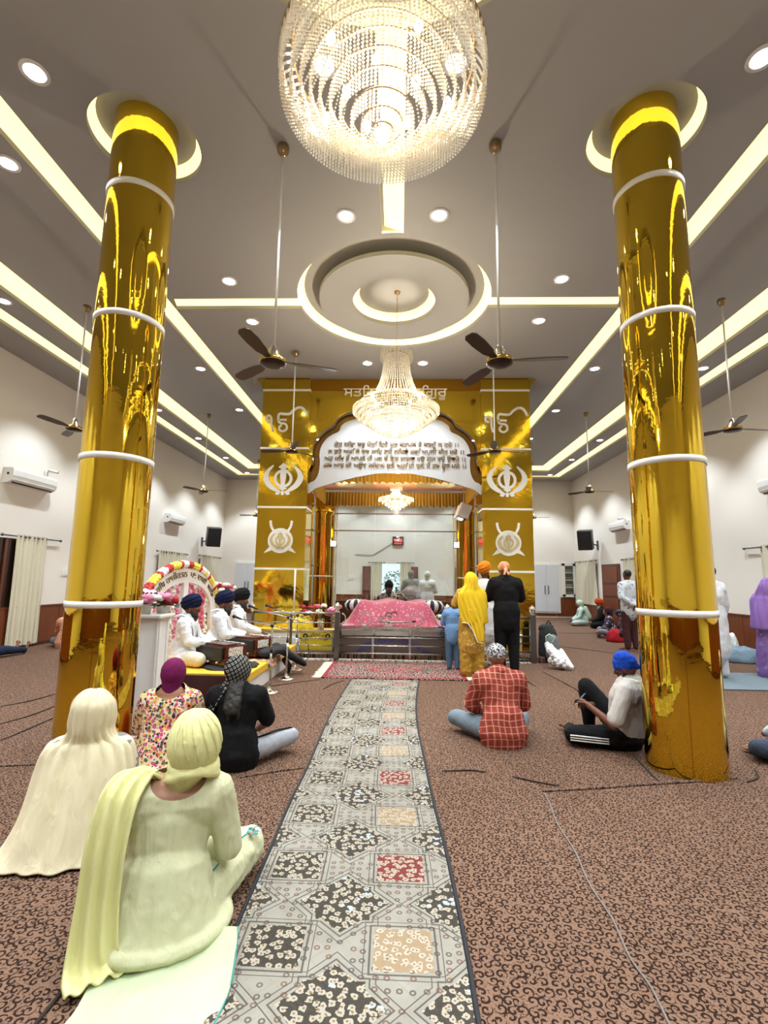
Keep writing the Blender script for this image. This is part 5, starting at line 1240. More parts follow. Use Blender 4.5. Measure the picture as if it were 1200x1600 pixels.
def person(label, pos, rz, J, sc=1.0, skin='8f5f46', hy=0, hp=0, face=False, vox=.012, group=None, top=None, bottom=None, head=None, hands='LR', feet='LR', hn=(0, 0, -1), curl=.5, beard=None, build=True, wide=1.0, hair=True, fext=None):
    t = thing('person', label, 'person', pos, 0, group)
    T = Matrix.Translation(pos)@Matrix.Rotation(rz, 4, 'Z')@Matrix.Scale(sc, 4)
    H = V(J['head']); RH = (Matrix.Rotation(hy, 3, 'Z')@Matrix.Rotation(hp, 3, 'X'))
    h = lambda x, y, z: H+RH@V((x, y, z))
    b, x = MB(), MB(); torso(b, J, 0, wide)
    b.capsule(V(J['neck'])-V((0, 0, .05)), H-V((0, 0, .05)), .058, .050, 12)
    b.ell(H+RH@V((0, -.005, .01)), (.076, .096, .103), RH.to_quaternion(), 20, 14); b.ell(h(0, .025, -.055), (.056, .062, .062), RH.to_quaternion(), 16, 10); b.capsule(h(0, .06, -.085), h(0, .062, -.085), .028, .026, 10)
    x.tube([h(0, .086, .022), h(0, .098, .0), h(0, .112, -.022), h(0, .09, -.032)], [.008, .011, .016, .010], 8)
    for s in (-1, 1): x.ell(h(s*.078, -.005, -.012), (.010, .020, .031), (RH@Matrix.Rotation(s*-.25, 3, 'Z')).to_quaternion(), 10, 8)
    for k in 'LR':
        arm(b, J, k, 0)
        if k in hands: hand(b, x, J['wr'+k], J['el'+k], -1 if k == 'R' else 1, hn, curl)
        else: b.capsule(J['wr'+k], V(J['wr'+k])+(V(J['wr'+k])-V(J['el'+k])).normalized()*.07, .026, .03, 8)
        leg(b, J, k, -.004)
        foot(b, x, J['an'+k], J['to'+k], up=(0, 0, 1))
    b.xf(T); x.xf(T); bd = bake('body', b, skinm(skin), t, vox*sc, 3, extra=x)
    if face:
        for s in (-1, 1):
            e = MB().ell(h(s*.029, .077, .012), (.013, .011, .009), RH.to_quaternion(), 10, 8).xf(T).build('eye', mat('eye_white', 'e8e4de', .3), t, True)
            MB().ell(h(s*.029, .0865, .012), (.005, .003, .005), RH.to_quaternion(), 8, 6).xf(T).build('iris', mat('iris_dark', '1a0f0a', .2), e, True)
            MB().tube([h(s*.012, .092, .030), h(s*.030, .092, .036), h(s*.048, .080, .030)], [.003, .005, .002], 6).xf(T).build('eyebrow', m_hair, t, True)
        MB().tube([h(-.024, .082, -.052), h(-.01, .094, -.049), h(.01, .094, -.049), h(.024, .082, -.052)], [.003, .0065, .0065, .003], 6).xf(T).build('lips', mat('lip_tone', '8a4a44', .5), t, True)
    if beard:
        q = MB().ell(h(0, .045, -.085), (.060, .056, .058), RH.to_quaternion(), 14, 10).capsule(h(0, .065, -.11), h(0, .07+beard[2], -.11-beard[1]), .046, .026, 12)
        for s in (-1, 1): q.capsule(h(s*.066, .01, -.03), h(s*.05, .045, -.09), .015, .026, 8)
        q.capsule(h(-.03, .088, -.038), h(.03, .088, -.038), .009, .009, 8)
        q.xf(T); bake('beard', q, beard[0], t, .008*sc, 2, [(.014, .02)])
    if hair: MB().ell(h(0, -.022, .03), (.079, .092, .092), RH.to_quaternion(), 18, 12).xf(T).build('hair', m_hair, t, True)
    if top:
        e = top.get('e', .02); q = MB(); torso(q, J, e, top.get('w', 1.0)*wide, top.get('belly', 0))
        for k in 'LR': arm(q, J, k, e*.75+.004, top.get('sleeve', 1.0))
        hem = top.get('hem')
        P_, Wt = V(J['pelvis']), V(J['waist'])
        if hem == 'seat': q.capsule(P_-V((0, 0, .02)), P_+V((0, .0, .06)), .20+e, .175+e, 16, .80, UPY)
        if hem == 'floor':
            q.capsule((0, -.01, .085), P_+V((0, .0, .08)), .235, .175+e, 16, .84, UPY); q.ell((0, .02, .06), (.29, .26, .075), None, 24, 10)
            for k in 'LR': q.capsule(J['hip'+k], V(J['hip'+k]).lerp(V(J['kn'+k]), .55), .10+e, .085+e, 12)
        if hem == 'lap':
            q.capsule(P_-V((0, 0, .02)), P_+V((0, .0, .06)), .20+e, .175+e, 16, .80, UPY)
            for k in 'LR': q.capsule(J['hip'+k], V(J['hip'+k]).lerp(V(J['kn'+k]), .5), .095+e, .080+e, 12)
        if isinstance(hem, float): q.capsule((0, 0, hem), P_+V((0, 0, .06)), top.get('flare', .20), .175+e, 18, .74, UPY)
        q.xf(T); g = bake(top.get('name', 'shirt'), q, top['m'], t, (top.get('vox') or vox)*sc, 4, top.get('wr', [(.016, .13), (.007, .045)]))
        if top.get('clip'):
            bm = bmesh.new(); bm.from_mesh(g.data); kill = []
            for f in bm.faces:
                p = f.calc_center_median()
                for c_, r_ in top['clip']:
                    w_ = T.inverted()@p-V(c_)
                    if (w_.x/r_[0])**2+(w_.y/r_[1])**2+(w_.z/r_[2])**2 < 1: kill.append(f); break
            bmesh.ops.delete(bm, geom=kill, context='FACES')
            bv = [v for v in bm.verts if v.is_boundary]
            for _ in range(12):
                nw = {}
                for v in bv:
                    ns = [e.other_vert(v).co for e in v.link_edges if e.is_boundary]
                    if len(ns) == 2: nw[v] = v.co*.4+(ns[0]+ns[1])*.3
                for v, c_ in nw.items(): v.co = c_
            bm.to_mesh(g.data); bm.free()
    if bottom:
        e = bottom.get('e', .018); q = MB(); up = bottom.get('upto', .97)
        for k in 'LR': leg(q, J, k, e, up, bottom.get('loose', 1.0))
        q.capsule(V(J['pelvis'])-V((0, 0, .03)), V(J['pelvis'])+V((0, 0, .05)), .165+e, .155+e, 16, .78, UPY)
        if J['pelvis'][2] < .3: q.ell((0, .0, .075), (.20, .16, .07), None, 20, 10)
        q.xf(T); bake(bottom.get('name', 'trousers'), q, bottom['m'], t, (bottom.get('vox') or vox)*sc, 4, bottom.get('wr', [(.014, .12), (.006, .05)]))
    hd_ = head or {}
    kd = hd_.get('k')
    if kd == 'turban':
        R2_ = RH@Matrix.Rotation(.50, 3, 'X'); c = h(0, -.020, .085); q = MB(); q.ell(c, (.104, .145, .116), R2_.to_quaternion(), 24, 16)
        o = q.xf(T).build('turban', hd_['m'], t, True)
        for i in range(7):
            z = -.074+.025*i; f = sqrt(max(.05, 1-(z/.118)**2)); a = .101*f; bb = .142*f; tw = .22*(1 if i % 2 else -1)
            RR_ = R2_@Matrix.Rotation(tw, 3, 'Y')
            MB().tube([c+RR_@V((a*cos(u), bb*sin(u), z)) for u in [2*pi*j/28 for j in range(28)]], .0095, 8, closed=True).xf(T).build('turban_fold', hd_['m'], t, True)
    if kd == 'patka':
        q = MB().ell(h(0, -.012, .035), (.090, .112, .096), RH.to_quaternion(), 22, 14).ell(h(0, -.10, -.02), (.03, .022, .03), None, 10, 8)
        if hd_.get('tail'): 
            for s in (-1, 1): q.capsule(h(s*.01, -.11, -.02), h(s*.03, -.13, -.11), .014, .024, 8, .5)
        if hd_.get('puff'): q.ell(h(0, -.02, .085), (.085, .09, .065), None, 16, 10)
        q.xf(T); bake('head_wrap', q, hd_['m'], t, .008*sc, 3, [(.016, .035)])
    if kd in ('hood', 'scarf'):
        hz = hd_.get('z', 1.0); dy = -.022 if not face else -.056; q = MB().ell(h(0, dy, .018), (.104*hz, .126*hz, .126*hz), RH.to_quaternion(), 22, 16)
        q.capsule(h(0, dy-.02, -.05), V(J['neck'])+V((0, -.01, .0)), .088, .080 if kd == 'hood' else .070, 14)
        if hd_.get('wrap'):
            for i in range(4): q.tube([V(J['neck'])+V(((.085+.012*i)*cos(u), (.075+.012*i)*sin(u)-.01, .055-.020*i+.018*sin(u+i))) for u in [2*pi*j/20 for j in range(20)]], .018, 8, closed=True)
        for c_ in hd_.get('caps', ()): q.capsule(*c_)
        q.xf(T); bake('head_scarf', q, hd_['m'], t, .009*sc, 4, [(.010, .09), (.004, .03)])
    t['_T'] = 0; del t['_T']
    return t, T, J
def drape_back(name, levels, m, t, T, pleats=(13, .008), N=56, thick=.006, dens=5):
    # cloth hanging round the back: levels of (z, cx, cy, rx, ry, a0, a1) in degrees, -90 = straight back
    P_ = [levels[0]]+list(levels)+[levels[-1]]; L = []
    for i in range(1, len(P_)-2):
        for k in range(dens):
            u = k/dens; p0, p1, p2, p3 = P_[i-1], P_[i], P_[i+1], P_[i+2]
            L.append([.5*((2*p1[j])+(-p0[j]+p2[j])*u+(2*p0[j]-5*p1[j]+4*p2[j]-p3[j])*u*u+(-p0[j]+3*p1[j]-3*p2[j]+p3[j])*u**3) for j in range(7)])
    L.append(list(levels[-1])); nl = len(L)-1
    def fn(u, v):
        i = int(round(v*nl)); z, cx, cy, rx, ry, a0, a1 = L[i]; a = radians(a0+(a1-a0)*u); w = v
        k = pleats[1]*(.3+w)*(sin(u*pleats[0]*2*pi+2*sin(v*4))+.6*sin(u*pleats[0]*3.3+v*6))+.012*noise.noise(V((u*5, v*4, rx*9)))
        return tuple(T@V((cx+(rx+k)*cos(a), cy+(ry+k)*sin(a), z)))
    return sheet(fn, N, nl, thick).build(name, m, t, True)
def strip(name, pts, w, m, t, T, thick=.006, pleats=(4, .006), nrm=(0, 0, 1), N=12):
    # a folded cloth band following pts, w wide, facing nrm
    C_ = []; P_ = [pts[0]]+list(pts)+[pts[-1]]
    for i in range(1, len(P_)-2):
        for k in range(6):
            u = k/6; p0, p1, p2, p3 = map(V, (P_[i-1], P_[i], P_[i+1], P_[i+2])); C_.append(.5*((2*p1)+(-p0+p2)*u+(2*p0-5*p1+4*p2-p3)*u*u+(-p0+3*p1-3*p2+p3)*u**3))
    C_.append(V(pts[-1])); n = len(C_)-1; ws = w if isinstance(w, (list, tuple)) else [w]*len(pts)
    ns = nrm if isinstance(nrm, list) else [nrm]*len(pts)
    def fn(u, v):
        i = int(round(v*n)); q = v*(len(pts)-1); k = min(int(q), len(pts)-2); f = q-k; ww = ws[k]+(ws[k+1]-ws[k])*f; nn = V(ns[k]).lerp(V(ns[k+1]), f)
        d = (C_[min(i+1, n)]-C_[max(i-1, 0)]).normalized(); s = d.cross(nn).normalized(); nn = s.cross(d)
        return tuple(T@(C_[i]+s*(u-.5)*ww+nn*pleats[1]*sin(u*pleats[0]*2*pi+v*3)+nn*.01*(1-(2*u-1)**2)))
    return sheet(fn, N*2, n, thick).build(name, m, t, True)

tag(bake('black_padded_case', CASE, MATS['black_cloth'], None, .012, 3, [(.03, .1)]), 'long black padded case hanging over the stage edge by the stands', 'case')
bake('bag_body', BAGB, m_plastic, pb, .010, 3, [(.06, .07), (.03, .03)])
# ---- materials for clothes
def cl(n, c, r=.85, **k):
    k.pop('bscale', 0); return mat(n, c, r, spec=.2, bump=min(.22, k.pop('bump', .22)), bscale=9, stretch=(2, 2, .45), **k)
m_kurta1 = cl('pale_lime_cotton', 'c9caa6', bscale=30); m_dup1 = cl('pale_yellow_chiffon', 'd6d398', bscale=26); m_tail1 = cl('pale_mint_cotton', 'bcc8a4', bscale=20)
m_cream = cl('cream_chiffon', 'ddd2b2', bscale=24); m_greyprint = cl('grey_print_cotton', 'bdb8b0', pattern=pat_floral('cfcac2', ['8f8984', 'a8a29c'], 12, .4))
m_blk = cl('black_cotton', '111114'); m_wht = cl('white_cotton', 'e4e6ea'); m_navy = cl('navy_turban', '141b3c', bscale=40)

# ---- 1  pale yellow-green kurta woman, nearest
J = seat(lean=.04, bow=.01, spread=.36); J['knL'] = (-.25, .36, .12); J['shR'] = (.19, .03, .555); J['elR'] = (.25, .08, .30); J['wrR'] = (.12, .26, .19); J['knR'] = (.33, .42, .12); J['anR'] = (.16, .55, .06); J['toR'] = (.28, .60, .04); J['head'] = (.08, .06, .745); J['neck'] = (.03, .04, .60)
t, T, J = person('woman in pale yellow-green kurta and head veil sitting nearest, back to camera', (-.83, 2.16, 0), radians(16), J, .97, 'b98a72', vox=.010, hair=False,
    top=dict(m=m_kurta1, e=.022, hem='floor', name='kurta', sleeve=.93, wr=[(.018, .16), (.008, .05)], vox=.007, clip=[((.03, -.05, .655), (.125, .16, .095))]), bottom=dict(m=m_kurta1, e=.030, name='salwar', wr=[(.026, .05)]), head=dict(k='scarf', m=m_dup1, z=1.13), hands='', wide=.95)
q = MB(); H = V(J['head'])
for i in range(5): q.tube([H+V(((.092+.003*i)*cos(u), (.100+.003*i)*sin(u)-.03, -.060-.014*i+.026*sin(u*1+.7*i)-.012*cos(u*2))) for u in [2*pi*j/24 for j in range(24)]], .017, 8, closed=True)
for i in range(6):
    f0 = -150+22*i; q.tube([H+V((.117*sin(u)*cos(radians(f0+18*u)), -.022+.141*sin(u)*sin(radians(f0+18*u)), .018+.141*cos(u))) for u in [.35+1.75*j/12 for j in range(13)]], [.002+.008*sin(pi*j/12) for j in range(13)], 8)
q.xf(T); bake('scarf_folds', q, m_dup1, t, .007, 2, [(.006, .04)])
strip('dupatta', [(-.05, .08, .60), (-.13, .03, .648), (-.18, -.07, .60), (-.205, -.125, .45), (-.215, -.150, .27), (-.215, -.175, .12), (-.205, -.20, .05), (-.18, -.25, .035)], [.12, .15, .15, .15, .15, .17, .19, .19], m_dup1, t, T, pleats=(3, .013), nrm=[(0, 0, 1), (0, 0, 1), (0, -1, .6), (0, -1, .2), (0, -1, .2), (0, -1, .5), (0, -.3, 1), (0, 0, 1)])
o = sheet(lambda u, v: tuple(V((-1.03+.08*sin(v*2.5)+(.52-.06*v)*u, 2.12-.50*v+.02*sin(u*9), .012+.05*(1-v)**4+.008*sin(u*14+v*5)+.004*sin(v*17)))), 40, 30, .006).build('kurta_tail', m_tail1, t, True)
MB().tube([tuple(V((-.51-.06*v+.08*sin(v*2.5), 2.12-.50*v+.02*sin(9), .018+.05*(1-v)**4+.008*sin(14+v*5)))) for v in [i/14 for i in range(15)]], .0035, 5).build('teal_hem_cord', mat('teal_cord', '3f8f8a', .7), t, True)
MB().tube([tuple(T@V(p)) for p in ((.10, -.10, .20), (.18, .02, .215), (.24, .16, .222), (.31, .30, .222), (.38, .42, .205))], .004, 5).build('teal_piping', MATS['teal_cord'], t, True)
em_ = MB()
for i in range(6): a = i*1.05; c = V((.36, .36, .214))+V((cos(a)*.022, sin(a)*.030, .0)); em_.ell(c, (.012, .018, .004), Euler((0, 0, a-.9)), 8, 5)
em_.xf(T).build('embroidered_flower', mat('teal_red_embroidery', '4f8f8a', .7, pattern=pat_floral('4f8f8a', ['b5504a', '2f6f72', 'e8e2d0'], 40, .5)), t, True)

# ---- 2  cream veil woman
J = seat(lean=.07, bow=.035, spread=.28)
t, T, J = person('woman under a long cream chiffon veil sitting at the far left, back to camera', (-1.60, 2.80, 0), radians(18), J, .885, '9a6c52', hy=0, vox=.012, hair=False,
    top=dict(m=m_greyprint, e=.02, hem='floor', name='kurta'), bottom=dict(m=m_wht, e=.03, name='salwar'), head=dict(k='hood', z=1.08, m=cl('greyish_cream_chiffon', 'bdb898')), hands='')
drape_back('veil', [(.912, 0, .07, .02, .02, 180, 360), (.895, 0, .07, .065, .07, 180, 360), (.83, 0, .072, .117, .138, 178, 362), (.74, 0, .075, .126, .148, 178, 362), (.67, 0, .065, .120, .128, 178, 362), (.615, 0, .06, .16, .11, 180, 360), (.575, 0, .05, .235, .125, 180, 360), (.45, 0, .03, .265, .165, 170, 368), (.25, -.02, .0, .285, .21, 168, 372), (.08, -.04, -.02, .33, .25, 170, 372), (.015, -.05, -.03, .37, .27, 172, 372)], m_cream, t, T, (9, .009), 90)
0 and strip('veil_fold', [(-.19, -.19, .30), (-.02, -.16, .40), (.12, -.12, .50), (.19, -.05, .585)], [.07, .06, .06, .05], m_cream, t, T, nrm=(0, -1, .3), pleats=(2, .006))
# ---- 3  floral kurta
m_flor = cl('floral_cotton', 'e6d3b5', pattern=pat_floral('e2cfae', ['c5417a', 'd9c24f', '46603f', 'e07a50', 'b84a8a', '2e2a2a'], 48, .56), bump=.2)
J = seat(lean=.05, bow=.05, spread=.40)
t, T, J = person('woman in flowery kurta and magenta headscarf sitting before the stage', (-1.64, 3.86, 0), radians(12), J, .92, 'a9795c', vox=.012, hair=False, wide=1.14,
    top=dict(m=m_flor, e=.028, hem='floor', name='kurta', sleeve=.80, belly=.02, wr=[(.018, .15), (.008, .05)], clip=[((.0, -.05, .66), (.13, .17, .085))]), bottom=dict(m=m_flor, e=.02, name='salwar'), head=dict(k='scarf', m=cl('magenta_scarf', '6e1a50')), hands='')
# ---- 4  black tee girl
J = seat(lean=.05, bow=.03, spread=.43, kz=.14); J['anR'] = (.13, .40, .06); J['toR'] = (.22, .33, .045)
t, T, J = person('girl in black t-shirt and black patterned scarf sitting with grey striped trousers', (-1.16, 3.98, 0), radians(6), J, .94, '9c6a50', hy=-.5, vox=.011, hair=False, hn=(0, 0, -1),
    top=dict(m=m_blk, e=.026, hem='seat', name='t_shirt', sleeve=.42), bottom=dict(m=cl('grey_jersey', 'a9adb8'), e=.014, name='track_trousers', upto=.92), head=dict(k='scarf', m=cl('black_square_print_scarf', '15151a', pattern=pat_squares('131318', '9a9894', .034))))
q = MB(); H = V(J['head']); q.capsule(H+V((.0, -.10, -.10)), H+V((-.01, -.185, -.25)), .070, .075, 14, .5, (0, 1, 0)); q.capsule(H+V((.02, -.18, -.22)), H+V((.05, -.20, -.34)), .05, .015, 12, .4, (0, 1, 0)); q.capsule(H+V((-.03, -.18, -.22)), H+V((-.03, -.20, -.36)), .05, .012, 12, .4, (0, 1, 0)); q.xf(T); bake('ponytail', q, m_hair, t, .009, 3, [(.014, .03)])
strip('scarf_end', [(-.08, .02, .66), (-.15, -.02, .56), (-.22, -.02, .40), (-.26, .0, .24), (-.28, .04, .12)], [.10, .11, .10, .09, .07], MATS['black_square_print_scarf'], t, T, nrm=(-.7, -.7, .2), pleats=(2, .008))
MB().tube([tuple(T@V(p)) for p in ((.13, .0, .205), (.22, .08, .215), (.33, .20, .225), (.43, .31, .215), (.47, .36, .17))], .011, 8, flat=.5).build('side_stripe', m_blk, t, True)
# ---- 5  plaid man
J = seat(lean=.10, bow=.08, spread=.36, kz=.12); J['knL'] = (-.37, .40, .13); J['knR'] = (.30, .40, .12)
t, T, J = person('man in red plaid shirt and black-and-white checked head cloth sitting right of the runner', (1.07, 4.66, 0), radians(4), J, .98, '8a5a42', hp=-.45, vox=.012,
    top=dict(m=cl('red_plaid', '8f3a30', pattern=pat_plaid, bump=.25), e=.032, hem='seat', name='plaid_shirt', sleeve=.86, wr=[(.018, .14), (.009, .05)]), bottom=dict(m=cl('grey_denim', '75828e'), e=.016, name='jeans'), head=dict(k='patka', m=cl('navy_check_cloth', 'c9c9cc', pattern=pat_floral('c6c6ca', ['1c1d2c', '23243a'], 62, .5)), tail=False), hands='')
q = MB(); N_ = V(J['neck'])
q.tube([N_+V((.068*cos(u), .062*sin(u)-.005, .02+.018*(sin(u) < 0))) for u in [2*pi*j/20 for j in range(20)]], .017, 8, closed=True, flat=1.4); q.xf(T); bake('collar', q, MATS['red_plaid'], t, .008, 2)
# ---- 6  blue turban man leaning on column, with phone
px, py = 2.13, 4.66
d = V((-.80, .60, 0)); s_ = V((.60, .80, 0))     # facing, and his right hand side
def Wp(f, r, z): p = d*f+s_*r; return (p.x, p.y, z)
J = {'pelvis': Wp(0, 0, .12), 'waist': Wp(-.05, 0, .27), 'chest': Wp(-.085, 0, .44), 'neck': Wp(-.10, 0, .585), 'head': Wp(-.055, 0, .715),
     'shL': Wp(-.09, -.19, .53), 'shR': Wp(-.09, .19, .54), 'elL': Wp(.0, -.27, .24), 'wrL': Wp(.25, -.16, .36), 'elR': Wp(.12, .24, .27), 'wrR': Wp(.27, .02, .33),
     'hipL': Wp(.03, -.10, .10), 'hipR': Wp(.03, .10, .11), 'knL': Wp(.36, -.26, .10), 'anL': Wp(.50, .06, .055), 'toL': Wp(.60, .16, .05), 'knR': Wp(.34, .12, .47), 'anR': Wp(.34, .16, .08), 'toR': Wp(.48, .20, .03)}
t, T, J = person('man in blue turban and white t-shirt leaning on the golden column, looking at phone', (px, py, 0), 0, J, .97, '6e4330', hy=atan2(-d.x, d.y), hp=-.4, face=True, vox=.009, hn=(d.x*.3, d.y*.3, -1), curl=.7,
    top=dict(m=cl('off_white_jersey', 'cfc9c4'), e=.03, name='t_shirt', sleeve=.40), bottom=dict(m=m_blk, e=.022, name='track_trousers', upto=.93), head=dict(k='patka', m=cl('royal_blue_cloth', '1c49b8'), puff=True), beard=(m_hair, .01, 0))
q = MB(); N_ = V(J['neck'])
for i in range(3): q.tube([N_+V(((.085+.018*i)*cos(u), (.085+.018*i)*sin(u), .02-.028*i+.012*sin(2*u+i))) for u in [2*pi*j/22 for j in range(22)]], .022, 8, closed=True)
q.xf(T); bake('neck_scarf', q, cl('white_muslin', 'e6e3d0'), t, .009, 2, [(.014, .03)])
for i in range(3):
    o_ = .016*(i-1)
    MB().tube([tuple(T@V(Wp(*p))) for p in ((.06, -.222, .085+o_*1.3), (.16, -.272, .088+o_*1.3), (.28, -.322, .09+o_*1.3), (.36, -.352, .09+o_*1.3))], .0065, 5).build('white_stripe', m_whitem, t, True)
for i in range(3): MB().tube([tuple(T@V(Wp(.43-.02*i, -.285+.03*i, .10))), tuple(T@V(Wp(.45-.02*i, -.22+.03*i, .115)))], .005, 5).build('white_patch', m_whitem, t, True)
ph = thing('mobile_phone', 'dark mobile phone held by the blue-turbaned man', 'phone', tuple(T@V(Wp(.35, -.08, .375))))
c = T@V(Wp(.35, -.08, .385)); MM = Matrix.Translation(c)@Matrix.Rotation(atan2(d.y, d.x), 4, 'Z')@Matrix.Rotation(-.7, 4, 'Y')
MB().bevbox(-.004, .004, -.036, .036, -.075, .075, .003).xf(MM).build('phone_case', m_black, ph); MB().box(-.0055, -.004, -.031, .031, -.068, .068).xf(MM).build('screen', mat('phone_screen', '3a4a55', .1, emis=(.3, .5, .6), estr=.6), ph)
# ---- 7  person at right edge with pale blue check cloth
J = seat(lean=.06, spread=.42); J['anL'] = (-.10, .44, .05); J['toL'] = (-.22, .50, .04)
person('person in pale blue checked cloth sitting at the right edge, bare foot showing', (3.62, 4.36, 0), radians(38), J, .95, '8f5f46', vox=.012, hair=True,
    top=dict(m=cl('blue_check_cotton', 'a9bccb', pattern=pat_check('a5b8c8', 'dfe6ea', .022, .2)), e=.03, hem='lap', name='checked_shawl'), bottom=dict(m=cl('navy_denim', '3c4454'), e=.02, name='trousers', upto=.85), head=dict(k='patka', m=m_cream), hands='')
# ---- 8..11 standing at the right railing
J = stand(.05, 'front'); J['head'] = (0, .11, 1.60)
person('man in black shirt and trousers with peach bandana standing at the railing', (1.80, 7.80, 0), radians(2), J, 1.02, '7b4c38', hp=-.30, vox=.013, wide=1.06,
    top=dict(m=m_blk, e=.035, hem=.80, flare=.20, name='shirt', sleeve=.42), bottom=dict(m=m_blk, e=.028, name='trousers', loose=1.1), head=dict(k='patka', m=cl('peach_bandana', 'e0966e', pattern=pat_floral('e29a70', ['f0c8ae', 'c9694a'], 18, .35)), tail=True))
J = stand(.02, 'front'); J['elL'] = (-.29, .08, 1.16)
m_goldk = cl('gold_print_cotton', 'c39a45', pattern=pat_floral('c09540', ['d9bd75', 'a87c2c'], 30, .4)); m_lemon = cl('lemon_veil', 'e8c22a', bscale=16)
t, T, J = person('woman in gold printed suit with bright yellow veil standing at the railing', (1.25, 7.76, 0), radians(8), J, .90, '8f5f46', hp=-.15, vox=.012, hair=False,
    top=dict(m=m_goldk, e=.03, hem=.52, flare=.235, name='kurta', sleeve=.40), bottom=dict(m=cl('gold_satin', 'b38a35', .5), e=.055, name='salwar', loose=1.2, wr=[(.03, .06)]), head=dict(k='hood', m=m_lemon))
drape_back('veil', [(1.735, 0, .02, .07, .08, 180, 360), (1.66, 0, .015, .105, .125, 175, 365), (1.54, 0, .0, .115, .13, 175, 365), (1.46, 0, -.01, .19, .13, 178, 362), (1.38, 0, -.01, .245, .15, 178, 362), (1.2, .01, -.01, .25, .185, 185, 365), (1.0, .02, -.01, .24, .20, 195, 372), (.9, .03, -.01, .235, .20, 205, 375)], m_lemon, t, T, (8, .009), 60)
strip('veil_tail', [(-.02, -.19, 1.15), (.02, -.21, .95), (.05, -.22, .78), (.08, -.22, .60)], [.22, .22, .20, .12], m_lemon, t, T, nrm=(0, -1, 0), pleats=(3, .010))
MB().tube([tuple(T@V(p)) for p in ((-.20, -.11, .91), (-.12, -.20, .90), (-.05, -.225, .80), (-.01, -.23, .70), (.03, -.23, .60), (.13, -.23, .58))], .008, 6).build('white_border', m_whitem, t, True)
J = stand(.02, 'front'); J['wrR'] = (.12, .20, 1.30)
person('child in light blue shirt and jeans standing by the lotus post', (1.02, 8.28, 0), radians(-10), J, .66, '8f5f46', vox=.014, top=dict(m=cl('sky_blue_cotton', '6f97c9'), e=.04, hem=.80, name='shirt'), bottom=dict(m=cl('blue_denim', '4a6582'), e=.03, name='jeans'))
J = stand(.0, 'front')
person('bearded person in white kurta with saffron turban standing behind the man in black', (1.60, 8.62, 0), radians(-30), J, .985, '7b4c38', hy=-.3, vox=.014, top=dict(m=m_wht, e=.03, hem=.55, flare=.21, name='kurta'), bottom=dict(m=m_wht, e=.03, name='pyjama'), head=dict(k='turban', m=cl('saffron_cloth', 'd97f1a')), beard=(m_hair, .05, .02))
# ---- musicians
for i, (x, y, rz, tm, lb, hyy, bl, sc) in enumerate(((-2.84, 6.74, -1.45, m_navy, 'nearest musician in white with navy turban playing the near harmonium', .0, .02, .99), (-2.66, 7.50, -1.35, m_navy, 'middle musician in white with navy turban and beard at the second harmonium', -.1, .09, 1.03), (-2.66, 8.28, -1.3, cl('black_turban', '14141a', bscale=40), 'farthest musician in white with black turban and long dark beard', -.25, .12, 1.05))):
    J = seat(lean=.07, bow=.04, spread=.33, kz=.10)
    J['elL'] = (-.24, .16, .32); J['elR'] = (.24, .16, .32); J['wrL'] = (-.10, .42, .285); J['wrR'] = (.12, .42, .285)
    if i == 2: J['wrL'] = (-.12, .42, .24); J['wrR'] = (.14, .44, .26); J['elR'] = (.29, .14, .36)
    t, T, J = person(lb, (x, y, .285), rz, J, sc, '7a4a36', hy=hyy, hp=-.12, face=True, vox=.011, hair=False, hn=(0, .1, -1), curl=.35,
        top=dict(m=m_wht, e=.030, hem='lap', name='kurta', sleeve=.93, wr=[(.024, .07), (.012, .03)]), bottom=dict(m=cl('ivory_cotton', 'ddd3bb'), e=.032, name='pyjama'), head=dict(k='turban', m=tm), beard=(m_hair, .03+bl*.8, .0))
    for s in (-1, 1): strip('shawl_end', [(s*.10, -.06, .64), (s*.115, .04, .66), (s*.11, .15, .56), (s*.105, .19, .42), (s*.10, .20, .26)], [.08, .09, .08, .08, .07], m_wht, t, T, nrm=[(0, -.5, 1), (0, 0, 1), (0, 1, .5), (0, 1, 0), (0, 1, 0)], pleats=(2, .006))
tb = thing('tabla_drum', 'small drum in front of the farthest musician', 'drum', (-2.12, 8.30, .285)); 
MB().lathe([(.06, 0), (.11, .03), (.125, .10), (.105, .20), (.10, .22), (0, .22)], (-2.12, 8.30, .285), 28).build('shell', mat('drum_wood', '4a2616', .4), tb, True); MB().lathe([(.0, .224), (.09, .222), (.10, .21)], (-2.12, 8.30, .285), 28).build('skin', m_whitem, tb, True); MB().lathe([(0, .2275), (.035, .2265), (.036, .2235)], (-2.12, 8.30, .285), 20).build('black_patch', m_black, tb, True)
# ---- side and back people
m_peach = cl('peach_cotton', 'cf8f72', pattern=pat_floral('d3967a', ['b9654a', 'e6bfa4'], 10, .4))
J = seat(.08, .05); person('woman in peach top and brown headscarf sitting by the left wall', (-6.62, 9.95, 0), radians(10), J, .94, '9a6c52', vox=.016, top=dict(m=m_peach, e=.03, hem='seat', name='kurta'), bottom=dict(m=cl('grey_blue_denim', '6d7988'), e=.02, name='jeans'), head=dict(k='scarf', m=cl('brown_print_scarf', '9a6a58')), hands='')
J = seat(-.05, .0); J.update({'knL': (-.12, .48, .12), 'anL': (-.13, .92, .07), 'toL': (-.15, .98, .20), 'knR': (.12, .45, .12), 'anR': (.12, .88, .07), 'toR': (.13, .94, .20)})
person('person with outstretched legs in dark jeans at the left edge by the wall', (-7.05, 8.30, 0), radians(-8), J, .96, '8f5f46', vox=.016, top=dict(m=m_wht, e=.03, hem='seat', name='shirt'), bottom=dict(m=cl('dark_denim', '1f2840'), e=.02, name='jeans', upto=.95), head=dict(k='patka', m=m_navy), hands='')
